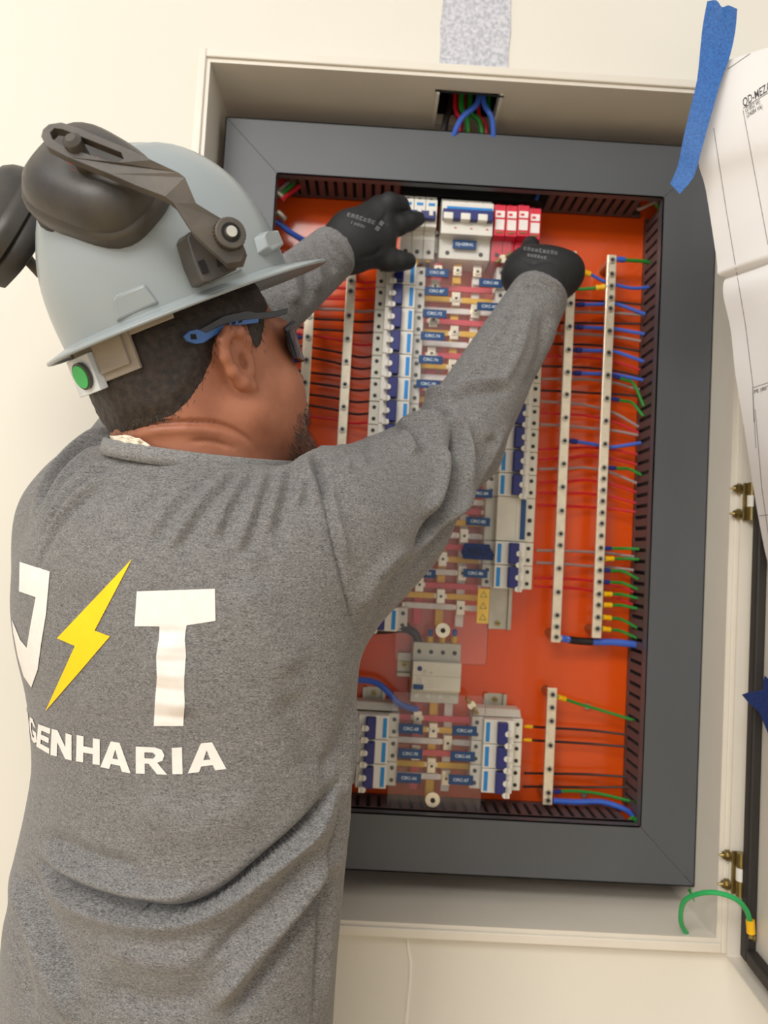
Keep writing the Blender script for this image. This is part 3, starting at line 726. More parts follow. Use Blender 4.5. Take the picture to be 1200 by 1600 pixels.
# lower right wires
wire('green wire with yellow lug at the top of the short terminal bar', W((870, 1088, 0.114), (905, 1100, 0.126), (940, 1110, 0.130), (992, 1126, 0.124)), 'w_green', 0.0023, None, lug=True)
wire('green wire near the foot of the short terminal bar', W((866, 1237, 0.114), (900, 1236, 0.124), (940, 1241, 0.128), (994, 1254, 0.122)), 'w_green', 0.0023, None, ferrule='lug_navy')
wire('thick blue cable at the foot of the short terminal bar', W((864, 1251, 0.116), (900, 1253, 0.122), (940, 1253, 0.124), (975, 1264, 0.120), (990, 1275, 0.118)), 'w_blue', 0.0040)
for k, (a, b, c) in enumerate(((1135, 1141, 1148), (1156, 1162, 1167), (1208, 1210, 1214), (1229, 1230, 1230))):
    wire('%s black wire from the top between the lower right breakers and the duct' % ORD[k], W((822-k*1.5, a, 0.118), (870, (a+b)/2, 0.134), (920, b, 0.138), (980, c, 0.128)), 'w_black', 0.0018, 'lower black wires', ferrule='lug_yellow' if k < 2 else None)
# left side: breakers to the left bars
left = [('w_red', 433, 440), ('w_red', 450, 450), ('w_red', 466, 468), ('w_grey', 482, 486), ('w_black', 498, 502), ('w_black', 514, 519), ('w_red', 524, 538), ('w_black', 543, 557), ('w_black', 559, 575), ('w_black', 582, 591), ('w_black', 598, 609), ('w_black', 616, 627), ('w_black', 633, 646), ('w_red', 650, 660)]
cn = {}
for m, a, b in left:
    k = cn.get(m, 0); cn[m] = k+1; sl = (a-433)/220
    wire('%s %s wire from the top running from the left breakers behind the left bars' % (ORD[k], CN[m]), W((590-16*sl, b, 0.122), (568-16*sl, b+1, 0.132), (535-16*sl, (a+b)/2, 0.138), (495-16*sl, a, 0.138), (455-16*sl, a-6, 0.138), (438, a-10, 0.136)), m, 0.0018 if m != 'w_grey' else 0.0024, 'wires on the left')
for k, (xa, a) in enumerate(((477, 527), (475, 563), (472, 598), (470, 634))):
    wire('%s short blue lead from the top on the terminal bar nearest the face' % ORD[k], W((xa-8, a, 0.115), (xa-22, a-1, 0.122), (xa-40, a-8, 0.130)), 'w_blue', 0.0026, 'blue leads on the left', ferrule='lug_navy')
wire('green wire under the chin on the terminal bar nearest the face', W((459, 702, 0.115), (445, 704, 0.120), (425, 716, 0.126), (400, 735, 0.130)), 'w_green', 0.0023, None, ferrule='lug_navy')
# top left corner
wire('thick bright blue cable in the top left corner of the plate', W((430, 345, 0.112), (440, 352, 0.116), (452, 362, 0.122), (470, 373, 0.134), (480, 377, 0.146)), 'w_blue', 0.0046)
for k, (c, q) in enumerate((('w_red', (430, 290, 448, 277)), ('w_grey', (437, 297, 455, 281)), ('w_green', (444, 300, 458, 287)), ('w_red', (447, 306, 460, 297)))):
    wire('%s wire bundled in the top left corner, %s of four' % (CN[c], ORD[k]), W((q[0]-8, q[1]+7, 0.100), (q[0], q[1], 0.104), ((q[0]+q[2])/2, (q[1]+q[3])/2, 0.110), (q[2]+8, q[3]-7, 0.118)), c, 0.0032, 'corner bundle top left')
for k, q in enumerate(((437, 300), (438, 331))):
    a = at(q[0]-5, q[1], 0.10); b = at(q[0]+7, q[1]+12, 0.108)
    tag(obj('cable_clip', G().tube([a, (a+b)/2+np.array([0, -0.003, 0]), b], 0.0048, 10), M['galv'], smooth=40, bevel=0.001), 'grey cable clip %s in the top left corner' % ('at the bundle' if k == 0 else 'at the blue cable'), 'cable clip')
for k, (c, q) in enumerate((('w_green', (1006, 300, 1024, 318)), ('w_red', (1008, 312, 1028, 306)), ('w_grey', (1002, 326, 1022, 316)), ('w_green', (1014, 306, 1030, 326)))):
    wire('%s wire bundled in the top right corner, %s of four' % (CN[c], ORD[k]), W((q[0]-6, q[1], 0.118), (q[0], q[1], 0.112), (q[2], q[3], 0.106), (q[2]+6, q[3]+3, 0.102)), c, 0.0026, 'corner bundle top right')
for k in range(3):
    wire('green wire end in the bottom right corner, %s of three' % ORD[k], W((972+6*k, 1288, 0.100), (980+6*k, 1284, 0.102), (990+5*k, 1276+2*k, 0.104)), 'w_green', 0.0022, 'corner bundle bottom right')
wire('blue cable behind the black shade block at the top', W((838, 312, 0.112), (842, 302, 0.112), (846, 292, 0.116)), 'w_blue', 0.0026)
# cables above the four-pole breaker and at the lower left
wire('thick black cable running left above the four-pole breaker', W((654, 1006, 0.112), (648, 990, 0.108), (630, 982, 0.112), (600, 984, 0.116), (560, 986, 0.118), (500, 990, 0.118)), 'w_black', 0.0062)
wire('upper thick black cable entering behind the raised sleeve', W((640, 980, 0.128), (610, 972, 0.130), (570, 974, 0.130), (500, 980, 0.130)), 'w_black', 0.0050)
wire('thick blue cable curving under the four-pole breaker', W((652, 1108, 0.116), (640, 1106, 0.112), (622, 1098, 0.112), (605, 1080, 0.114), (590, 1068, 0.118), (570, 1063, 0.122), (530, 1062, 0.124)), 'w_blue', 0.0044)
for k, px in enumerate((672, 691, 710)):
    c = at(px, 1001, 0.112)
    wire('short blue pigtail on top of the four-pole breaker, %s from the left' % ORD[k], [c+np.array([0, 0.002, -0.004]), c+np.array([0, 0.003, 0.006]), c+np.array([0.001, 0.010, 0.014])], 'w_blue', 0.0036, 'breaker pigtails', ferrule='lug_yellow')
for k, (px, py) in enumerate(((633, 404), (650, 408), (669, 403))):
    c = at(px, py, 0.112)
    wire('short yellow-tipped lead below the small breaker, %s from the left' % ORD[k], [c+np.array([0, 0.0, 0.004]), c+np.array([0, 0.004, -0.006]), c+np.array([0.0, 0.02, -0.014])], 'w_black', 0.0026, 'leads below the small breaker', ferrule='lug_yellow')
# cables dropping through the top hole
tc = [('w_black', 703, 150, 692, 215, .085, .0048), ('w_red', 712, 145, 722, 215, .080, .0030), ('w_green', 722, 145, 735, 215, .075, .0042), ('w_green', 735, 160, 760, 215, .085, .0042), ('w_red', 748, 165, 765, 215, .09, .0032), ('w_blue', 748, 148, 700, 215, .060, .0042), ('w_blue', 756, 148, 778, 215, .060, .0040), ('w_green', 765, 150, 775, 215, .09, .0030), ('w_red', 728, 150, 716, 215, .095, .0036), ('w_red', 715, 150, 740, 215, .10, .0036)]
for k, (c, xa, ya, xb, yb, Y, r) in enumerate(tc):
    b = at(xb, yb, Y); a = at(xa, ya, Y)
    wire('%s cable dropping through the hole in the cabinet top, %s of ten' % (CN[c], ORD[k]), [np.array([a[0], Y, 2.02]), np.array([a[0], Y, 1.955]), (a*0.4+b*0.6), np.array([b[0], 0.095, 1.885])], c, r, 'cables in the top hole')
# chase above the hole inside the wall, lined black to paint its shade
tag(obj('cable_conduit', G().box((HX0-0.01, 0.02, 2.04), (HX1+0.01, 0.14, 2.05)).box((HX0-0.01, HY1+0.002, 1.965), (HX1+0.01, HY1+0.01, 2.04)).box((HX0-0.012, 0.02, 1.9635), (HX0-0.006, 0.14, 2.04)).box((HX1+0.006, 0.02, 1.9635), (HX1+0.012, 0.14, 2.04)), M['dark']), 'cable chase in the wall above the cabinet hole, painted black as shade', 'cable chase')

# earth strap to the door
P = [at(1075, 1463, 0.012), at(1064, 1440, 0.0), at(1068, 1410, -0.02), at(1090, 1397, -0.04), at(1120, 1395, -0.055), at(1150, 1405, -0.06), at(1166, 1422, -0.058), at(1172, 1440, -0.05)]
es = wire('bright green earth wire looping from the cabinet floor to the open door', P, 'w_greenb', 0.0032)
e1 = P[-1]
obj('lug_sleeve', G().cyl(e1+np.array([0, 0, 0.002]), (0.1, 0, -1), 0.0052, 0.016, 12), M['lug_yellow'], es, smooth=40)
obj('lug_tip', G().cyl(e1+np.array([0.0016, 0, -0.014]), (0.05, 0, -1), 0.003, 0.006, 8).cyl(e1+np.array([0.004, 0.004, -0.021]), (1, 0, 0), 0.0045, 0.004, 8), M['brass'], es, smooth=40)
P = [at(1078, 1390, 0.085), at(1095, 1420, 0.058), at(1117, 1458, 0.020)]
e2 = wire('dark green earth wire running from the grey frame to the cabinet floor', P, 'w_green', 0.0032)
obj('lug_sleeve', G().cyl(P[-1]-np.array([0, 0, -0.003]), (P[-1]-P[-2]), 0.0056, 0.010, 12), M['lug_yellow'], e2, smooth=40)

# ================================================================ paper and tape
def sheet(name, rows, mat, thick, label, cat, uv=4, smooth=True):
    "rows of world points -> thin solid sheet"
    R_ = [smooth_path(r, uv) for r in rows]
    n = len(R_[0]); cols = [smooth_path([R_[i][j] for i in range(len(R_))], uv) for j in range(n)]
    A = np.array(cols).transpose(1, 0, 2); nr, nc = A.shape[:2]
    du = np.gradient(A, axis=1); dv = np.gradient(A, axis=0); nn = np.cross(du, dv); nn /= np.linalg.norm(nn, axis=2, keepdims=True)+1e-12
    B = A+nn*thick
    v = np.concatenate([A.reshape(-1, 3), B.reshape(-1, 3)]); f = []; o_ = nr*nc
    for i in range(nr-1):
        for j in range(nc-1):
            a = i*nc+j; f += [(a, a+1, a+nc+1, a+nc), (o_+a, o_+a+nc, o_+a+nc+1, o_+a+1)]
    for i in range(nr-1):
        a = i*nc; f.append((a, a+nc, o_+a+nc, o_+a)); a += nc-1; f.append((a, o_+a, o_+a+nc, a+nc))
    for j in range(nc-1):
        a = j; f.append((a, o_+a, o_+a+1, a+1)); a += (nr-1)*nc; f.append((a, a+1, o_+a+1, o_+a))
    return obj(name, G().add(v, f), mat, smooth=40), A
le = [(1118, 100, .880), (1104, 170, .884), (1091, 247, .890), (1103, 297, .900), (1120, 406, .912), (1122, 428, .914), (1137, 433, .916), (1131, 441, .918), (1131, 465, .922), (1142, 515, .930), (1149, 582, .936), (1162, 661, .946), (1172, 726, .954), (1185, 806, .962), (1200, 880, .966), (1222, 960, .966)]
rows = []
for i, (a, b, D) in enumerate(le):
    p0 = dep(a, b, D)
    t1 = 0.235+0.01*math.sin(i*0.9)
    z1 = p0[2]+0.012
    p3 = dpt(t1, -0.004, z1); p4 = dpt(t1+0.10, -0.0145, z1+0.004)
    bow = np.array([-0.004, 0.0, 0])*math.sin(i*1.7)
    rows.append([p0, p0*0.66+p3*0.34+bow, p0*0.33+p3*0.67, p3, p4])
paper, PA = sheet('paper_sheet', rows, M['paper'], -0.0004, '', '', uv=4)
tag(paper, 'large white printed circuit diagram hanging creased from the open cabinet door', 'paper')
def bvh_of(o):
    me = o.data; off = np.array(ORG[o.name])
    vs = [Vector(np.array(v.co)+off) for v in me.vertices]
    return BVHTree.FromPolygons(vs, [tuple(p.vertices) for p in me.polygons])
def cast(bv, px, py):
    d = CR*(px-600)/FPX+CU*(800-py)/FPX+CF
    h = bv.ray_cast(Vector(CAM), Vector(d/np.linalg.norm(d)))
    return (np.array(h[0]), np.array(h[1])) if h[0] is not None else (None, None)
pb = bvh_of(paper)
def px_strip(bv, pts, wpx, off=0.0006, step=8):
    "thin printed line laid on a surface, given along photo pixels"
    out = []
    for i in range(len(pts)-1):
        a = np.array(pts[i], float); b = np.array(pts[i+1], float); n = max(1, int(np.linalg.norm(b-a)/step))
        for k in range(n+(i == len(pts)-2)): out.append(a+(b-a)*k/n)
    v = []; f = []
    for i, p in enumerate(out):
        d = out[min(i+1, len(out)-1)]-out[max(i-1, 0)]; d = d/(np.linalg.norm(d)+1e-9); nrm = np.array([-d[1], d[0]])*wpx/2
        a, na = cast(bv, *(p+nrm)); b, nb = cast(bv, *(p-nrm))
        if a is None or b is None: continue
        ca = CAM-a; ca /= np.linalg.norm(ca)
        v += [a+ca*off, b+ca*off]
    f = [(2*i, 2*i+1, 2*i+3, 2*i+2) for i in range(len(v)//2-1)]
    return G().add(v, f)
def px_text(bv, s, size, c, ex, ey, off=0.0006, bold=0.0, sx=1.0):
    v, f = text_geo(s, 1.0, bold); pts = []; bad = set()
    ex = np.array(ex, float); ey = np.array(ey, float)
    for i, p in enumerate(v):
        q = np.array(c, float)+ex*p[0]*size*sx+ey*p[1]*size
        h, _ = cast(bv, *q)
        if h is None: bad.add(i); pts.append(CAM*0)
        else:
            t = CAM-h; pts.append(h+t/np.linalg.norm(t)*off)
    return G().add(pts, [q for q in f if not any(k in bad for k in q)])
obj('sheet_lettering', px_text(pb, 'QD-MEZA', 18.5, (1182, 148), (0.84, -0.54), (-0.12, -0.99), bold=0.003, sx=0.62), M['ink_black'], paper)
obj('sheet_lettering', px_text(pb, '(21852 W)', 10, (1176, 165.5), (0.85, -0.52), (-0.12, -0.99), sx=0.62), M['ink_black'], paper)
obj('sheet_lettering', px_text(pb, '(24084 VA)', 10, (1179, 173.5), (0.85, -0.52), (-0.12, -0.99), sx=0.62), M['ink_black'], paper)
obj('sheet_lettering', px_text(pb, 'PE (80°C) - C', 8, (1199, 606), (0.93, -0.30), (-0.14, -0.98)), M['ink_black'], paper)
for pts in ([(1161, 172), (1180, 275), (1200, 382)], [(1161, 169), (1203, 143)], [(1115, 200), (1135, 330), (1150, 420), (1165, 510), (1176, 600), (1181, 700)], [(1137, 108), (1200, 64)], [(1183, 80), (1183, 66)], [(1176, 606), (1206, 596)], [(1176, 607), (1178, 660)], [(1180, 640), (1190, 760), (1204, 860)], [(1186, 806), (1204, 804)]):
    g = px_strip(pb, pts, 0.9)
    if g.f: obj('printed_line', g, M['line'], paper)
# long tape
tl = [(1105, 2), (1098, 40), (1094, 78), (1089, 125), (1078, 172), (1067, 219), (1059, 259), (1047, 287)]
tr = [(1152, 14), (1149, 48), (1141, 86), (1125, 131), (1110, 184), (1095, 238), (1084, 276), (1062, 303)]
rows = []
for i, (a, b) in enumerate(zip(tl, tr)):
    D = 0.862+0.001*i+0.004*math.sin(i*1.1)
    pa = dep(*a, D+0.006); pb_ = dep(*b, D-0.002)
    m_ = (pa+pb_)/2
    j = np.array([0, 0, 0.004])*(1 if i == 0 else 0)
    rows.append([pa, pa*0.7+pb_*0.3+j, m_-j*0.6, pa*0.3+pb_*0.7+j*0.4, pb_])
tp, _ = sheet('masking_tape', rows, M['tape'], 0.0004, '', '', uv=3)
tag(tp, 'long torn strip of blue masking tape hanging along the diagram edge', 'tape')
st = [(1159, 1085.5), (1169.5, 1081.5), (1184, 1080), (1192, 1077.6), (1193, 1063), (1195, 1055.7), (1202, 1062), (1230, 1075), (1232, 1190), (1214, 1175), (1200, 1146), (1186, 1112.5), (1169.5, 1098)]
pts = [dep(a, b, 0.958-(a-1159)*0.0010) for a, b in st]
n = len(pts); tri = tessellate_polygon([[Vector((a, b, 0)) for a, b in st]])
v = pts+[p-CF*0.0006 for p in pts]
f = [tuple(t) for t in tri]+[tuple(n+i for i in t) for t in tri]+[(i, (i+1) % n, n+(i+1) % n, n+i) for i in range(n)]
tag(obj('tape_scrap', G().add(v, f), M['tape_dark']), 'dark blue pointed tape scrap stuck on the door gasket', 'tape')
# ================================================================ the worker
def nets(fn, lo, hi, h):
    "naive surface nets of an implicit function on a grid"
    lo = np.asarray(lo, float); hi = np.asarray(hi, float)
    n = np.ceil((hi-lo)/h).astype(int)+1
    ax = [lo[i]+h*np.arange(n[i]) for i in range(3)]
    X, Y, Z = np.meshgrid(*[a.astype(np.float32) for a in ax], indexing='ij')
    F = fn(X, Y, Z)
    s = F < 0
    nx, ny, nz = F.shape
    c = np.zeros((nx-1, ny-1, nz-1), np.int8)
    for i in (0, 1):
        for j in (0, 1):
            for k in (0, 1): c += s[i:nx-1+i, j:ny-1+j, k:nz-1+k]
    act = (c > 0) & (c < 8)
    I = np.argwhere(act); idx = -np.ones(act.shape, np.int32); idx[act] = np.arange(len(I))
    acc = np.zeros((len(I), 3)); cnt = np.zeros(len(I))
    for a in range(3):
        for p in (0, 1):
            for q in (0, 1):
                o0 = np.zeros(3, int); b, d = [t for t in range(3) if t != a]; o0[b] = p; o0[d] = q
                o1 = o0.copy(); o1[a] = 1
                A = I+o0; B = I+o1
                fa = F[A[:, 0], A[:, 1], A[:, 2]]; fb = F[B[:, 0], B[:, 1], B[:, 2]]
                m = (fa < 0) != (fb < 0)
                t = np.where(m, fa/(fa-fb+1e-20), 0)
                pt = o0[None, :].astype(float)+np.zeros((len(I), 3)); pt[:, a] += t
                acc[m] += pt[m]; cnt[m] += 1
    V = lo+h*(I+acc/np.maximum(cnt, 1)[:, None])
    faces = []
    for a in range(3):
        b, d = [(1, 2), (2, 0), (0, 1)][a]
        sl0 = [slice(None)]*3; sl1 = [slice(None)]*3
        sl0[a] = slice(0, -1); sl1[a] = slice(1, None)
        for t in (b, d): sl0[t] = slice(1, -1); sl1[t] = slice(1, -1)
        s0 = s[tuple(sl0)]; s1 = s[tuple(sl1)]
        ch = np.argwhere(s0 != s1)
        if len(ch) == 0: continue
        inside = s0[ch[:, 0], ch[:, 1], ch[:, 2]]
        base = ch.copy(); base[:, b] += 1; base[:, d] += 1
        eb = np.zeros(3, int); eb[b] = 1; ed = np.zeros(3, int); ed[d] = 1
        g4 = [base-eb-ed, base-ed, base, base-eb]
        q = np.stack([idx[g_[:, 0], g_[:, 1], g_[:, 2]] for g_ in g4], 1)
        q = np.where(inside[:, None], q, q[:, ::-1])
        faces.append(q)
    return V, np.concatenate(faces)
def smin(a, b, k):
    h = np.clip(0.5+0.5*(b-a)/k, 0, 1)
    return b*(1-h)+a*h-k*h*(1-h)
def cone(X, Y, Z, a, b, r1, r2):
    a = np.asarray(a, np.float32); b = np.asarray(b, np.float32); d = b-a; L = float(d@d)
    t = np.clip(((X-a[0])*d[0]+(Y-a[1])*d[1]+(Z-a[2])*d[2])/L, 0, 1)
    return np.sqrt((X-a[0]-t*d[0])**2+(Y-a[1]-t*d[1])**2+(Z-a[2]-t*d[2])**2)-(r1+(r2-r1)*t)
def ellip(X, Y, Z, c, axes, r):
    "ellipsoid with given orthonormal axes (rows) and radii"
    x, y, z = X-np.float32(c[0]), Y-np.float32(c[1]), Z-np.float32(c[2])
    q = [(x*a[0]+y*a[1]+z*a[2]) for a in np.asarray(axes, np.float32)]
    k0 = np.sqrt(sum((q[i]/r[i])**2 for i in range(3))); k1 = np.sqrt(sum((q[i]/r[i]**2)**2 for i in range(3)))
    return k0*(k0-1)/(k1+1e-9)
def laplace(V, Fq, it, lam=0.5):
    n = len(V); e = np.concatenate([Fq[:, [i, (i+1) % 4]] for i in range(4)])
    deg = np.bincount(e[:, 0], minlength=n)+np.bincount(e[:, 1], minlength=n)
    for _ in range(it):
        S = np.zeros_like(V)
        for c in range(3):
            S[:, c] = np.bincount(e[:, 0], V[e[:, 1], c], n)+np.bincount(e[:, 1], V[e[:, 0], c], n)
        V = V+lam*(S/np.maximum(deg, 1)[:, None]-V)
    return V
def vnormals(V, Fq):
    n_ = np.cross(V[Fq[:, 2]]-V[Fq[:, 0]], V[Fq[:, 3]]-V[Fq[:, 1]]); N_ = np.zeros_like(V)
    for i in range(4):
        for c in range(3): N_[:, c] += np.bincount(Fq[:, i], n_[:, c], len(V))
    return N_/(np.linalg.norm(N_, axis=1, keepdims=True)+1e-12)
def fast_obj(name, V, Fq, mat, parent=None, smooth=True, label=None):
    org = ORG[parent.name] if parent is not None else V.mean(0)
    me = bpy.data.meshes.new(name)
    me.vertices.add(len(V)); me.vertices.foreach_set('co', (V-org).astype(np.float32).ravel())
    k = Fq.shape[1]
    me.loops.add(k*len(Fq)); me.loops.foreach_set('vertex_index', Fq.astype(np.int32).ravel())
    me.polygons.add(len(Fq)); me.polygons.foreach_set('loop_start', np.arange(0, k*len(Fq), k, dtype=np.int32))
    if smooth: me.polygons.foreach_set('use_smooth', np.ones(len(Fq), bool))
    me.update(calc_edges=True); me.validate(); me.materials.append(mat)
    o = bpy.data.objects.new(name, me); COL.objects.link(o)
    if parent is not None: o.parent = parent
    else: o.location = org
    ORG[o.name] = org
    if label: o['label'] = label
    return o
def seg_dist(P, poly):
    "distance of 2D points to a polyline and the running parameter 0..1, plus the signed side"
    best = np.full(len(P), 1e9); par = np.zeros(len(P)); side = np.zeros(len(P))
    poly = np.array([q[:2] for q in smooth_path([np.array([*p, 0.0]) for p in poly], 8)]) if len(poly) > 2 else np.array(poly, float)
    L = np.concatenate([[0], np.cumsum(np.linalg.norm(np.diff(poly, axis=0), axis=1))])
    for i in range(len(poly)-1):
        a, b = poly[i], poly[i+1]; d = b-a; l2 = d@d+1e-12
        t = np.clip(((P-a)@d)/l2, 0, 1); q = a+t[:, None]*d; dist = np.linalg.norm(P-q, axis=1)
        m = dist < best; best[m] = dist[m]; par[m] = (L[i]+t[m]*math.sqrt(l2))/L[-1]
        cr_ = d[0]*(P[:, 1]-a[1])-d[1]*(P[:, 0]-a[0]); side[m] = np.sign(cr_[m])
    return best, par, side

# ---- materials of the worker
def fabric(name, dark, light, bump=0.3):
    m = bpy.data.materials.new(name); m.use_nodes = True
    N = m.node_tree.nodes; L = m.node_tree.links; p = N['Principled BSDF']
    tc = N.new('ShaderNodeTexCoord')
    acc = None
    for sc, dt, w_ in (((420, 420, 1700), 2, 0.6), ((1900, 1900, 2200), 1, 0.3), ((90, 90, 420), 2, 0.16), ((700, 700, 700), 0, 0.14)):
        mp = N.new('ShaderNodeMapping'); mp.inputs['Scale'].default_value = sc; L.new(tc.outputs['Object'], mp.inputs[0])
        nz = N.new('ShaderNodeTexNoise'); nz.inputs['Scale'].default_value = 1.0; nz.inputs['Detail'].default_value = dt; L.new(mp.outputs[0], nz.inputs['Vector'])
        ml = N.new('ShaderNodeMath'); ml.operation = 'MULTIPLY'; ml.inputs[1].default_value = w_; L.new(nz.outputs['Fac'], ml.inputs[0])
        if acc is None: acc = ml
        else:
            ad = N.new('ShaderNodeMath'); L.new(acc.outputs[0], ad.inputs[0]); L.new(ml.outputs[0], ad.inputs[1]); acc = ad
    mr = N.new('ShaderNodeMapRange'); mr.inputs[1].default_value = 0.45; mr.inputs[2].default_value = 0.75; L.new(acc.outputs[0], mr.inputs[0])
    mx = N.new('ShaderNodeMix'); mx.data_type = 'RGBA'; mx.inputs[6].default_value = s2l(dark); mx.inputs[7].default_value = s2l(light)
    L.new(mr.outputs[0], mx.inputs[0]); L.new(mx.outputs[2], p.inputs['Base Color'])
    p.inputs['Roughness'].default_value = 0.9; p.inputs['Specular IOR Level'].default_value = 0.15
    p.inputs['Sheen Weight'].default_value = 0.15; p.inputs['Sheen Roughness'].default_value = 0.5
    bp = N.new('ShaderNodeBump'); bp.inputs['Strength'].default_value = bump; bp.inputs['Distance'].default_value = 0.0006
    L.new(acc.outputs[0], bp.inputs['Height']); L.new(bp.outputs[0], p.inputs['Normal'])
    return m
M['shirt'] = fabric('grey_melange_jersey', (76, 75, 75), (146, 144, 142))
M['collar'] = fabric('grey_melange_rib', (92, 92, 92), (158, 157, 155))
M['skin'] = material('skin', (152, 95, 69), 0.48, rgb2=(170, 110, 83), vscale=35, bump=0.12, bscale=900)
M['skin'].node_tree.nodes['Principled BSDF'].inputs['Subsurface Weight'].default_value = 0.12
M['skin'].node_tree.nodes['Principled BSDF'].inputs['Subsurface Radius'].default_value = (0.012, 0.005, 0.003)
M['skin'].node_tree.nodes['Principled BSDF'].inputs['Subsurface Scale'].default_value = 0.5
M['hair'] = material('dark_hair', (30, 24, 22), 0.55, rgb2=(58, 46, 40), vscale=160, bump=0.5, bscale=700)
M['hairs'] = material('hair_strands', (34, 27, 25), 0.5, rgb2=(74, 60, 52), vscale=90)
M['glove'] = material('black_coated_glove', (30, 31, 32), 0.6, var=0.15, vscale=300, bump=0.25, bscale=1400)
M['glove_print'] = material('grey_glove_print', (104, 106, 106), 0.7)
M['print_white'] = material('white_shirt_print', (232, 226, 220), 0.75, var=0.03, vscale=120, bump=0.15, bscale=900)
M['print_yellow'] = material('yellow_shirt_print', (252, 206, 10), 0.7, var=0.02, vscale=120, bump=0.15, bscale=900)
M['trousers'] = material('dark_work_trousers', (48, 52, 60), 0.9, var=0.1, vscale=60, bump=0.3, bscale=600)
M['shoe'] = material('black_work_shoe', (28, 26, 25), 0.5)
M['helmet'] = material('grey_helmet_shell', (148, 156, 158), 0.30, var=0.03, vscale=9, coat=0.1)
M['muff'] = material('worn_black_muff', (56, 53, 50), 0.42, rgb2=(74, 69, 62), vscale=26, bump=0.1, bscale=300)
M['muff_arm'] = material('worn_grey_brown_arm', (70, 65, 60), 0.5, rgb2=(92, 84, 74), vscale=34, bump=0.15, bscale=300)
M['strap'] = material('taupe_harness', (150, 140, 128), 0.55)
M['band'] = material('silver_band', (212, 218, 222), 0.4)
M['green_disc'] = material('green_disc', (52, 176, 84), 0.4)
M['frame_dark'] = material('dark_grey_glasses', (54, 58, 66), 0.38)
M['frame_blue'] = material('blue_glasses_tip', (62, 104, 168), 0.42)
M['lens'] = material('dark_lens', (30, 30, 34), 0.12)
M['tag'] = material('cream_cloth', (236, 226, 206), 0.85, var=0.03, bump=0.3, bscale=500)
M['chrome'] = material('chrome_screw', (220, 214, 200), 0.18, metal=0.9)
M['eye'] = material('eye_white', (226, 220, 212), 0.25)

person = thing('person', 'worker in a grey printed long sleeve shirt reaching into the cabinet with both gloved hands', 'person', (0.05, -0.20, 0))

# ---- body axes
TH = math.radians(36)
BF = np.array([math.sin(TH), math.cos(TH), 0.0])       # the way the chest faces
BRt = np.array([math.cos(TH), -math.sin(TH), 0.0])     # his right
# torso silhouette rows: photo y, left x, right x, depth of the axis
ROWS = [(716, 215, 380, .80), (735, 150, 430, .80), (760, 100, 480, .80), (800, 58, 525, .80), (880, 18, 549, .80), (960, 11, 558, .80), (1030, 20, 562, .80), (1100, 40, 558, .80),
        (1215, 50, 549, .80), (1300, 34, 543, .80), (1380, 14, 535, .80), (1450, 2, 529, .80), (1530, -4, 524, .80), (1600, -8, 520, .80), (1700, -10, 512, .80), (1760, -8, 506, .80)]
tz = []; tcx = []; tcy = []; ta = []
RAT = 0.66
for (py, xl, xr, D) in ROWS:
    xl -= 21; xr += 5
    c = dep((xl+xr)/2, py, D); hw = (xr-xl)/2*D/FPX*0.985
    tz.append(c[2]); tcx.append(c[0]); tcy.append(c[1]); ta.append(hw/math.sqrt(math.cos(TH)**2+RAT**2*math.sin(TH)**2))
o_ = np.argsort(tz); tz = np.array(tz)[o_]; tcx = np.array(tcx)[o_]; tcy = np.array(tcy)[o_]; ta = np.array(ta)[o_]
zz_ = np.linspace(tz[0], tz[-1], 240)
def sm(v, s=5):
    u = np.interp(zz_, tz, v); k = np.exp(-0.5*(np.arange(-12, 13)/s)**2); k /= k.sum()
    return np.convolve(np.pad(u, 12, mode='edge'), k, 'valid')
tcx_, tcy_, ta_ = sm(tcx), sm(tcy), sm(ta)
def torso(X, Y, Z, inset=0.0):
    z = np.clip(Z, zz_[0], zz_[-1])
    cx = np.interp(z, zz_, tcx_).astype(np.float32); cy = np.interp(z, zz_, tcy_).astype(np.float32); a = np.interp(z, zz_, ta_).astype(np.float32)-np.float32(inset)
    b = a*np.float32(RAT)
    u = (X-cx)*np.float32(BRt[0])+(Y-cy)*np.float32(BRt[1]); v = (X-cx)*np.float32(BF[0])+(Y-cy)*np.float32(BF[1])
    k0 = np.sqrt((u/a)**2+(v/b)**2); k1 = np.sqrt((u/a**2)**2+(v/b**2)**2)
    d = k0*(k0-1)/(k1+1e-6)
    d = np.where(k0 < 0.05, -b, d)
    return np.maximum(d, np.maximum(Z-(zz_[-1]-inset), (zz_[0]+inset)-Z))
SHR = dep(490, 848, .775); ELR = dep(712, 692, .945); WRR = dep(846, 456, 1.045)
SHR2 = dep(590, 803, .855)
SHL = dep(140, 830, .865); ELL = dep(285, 600, .945); WRL = dep(528, 388, 1.055)
LB = (-0.30, -0.62, 0.70); HB = (0.60, 0.12, 1.80)
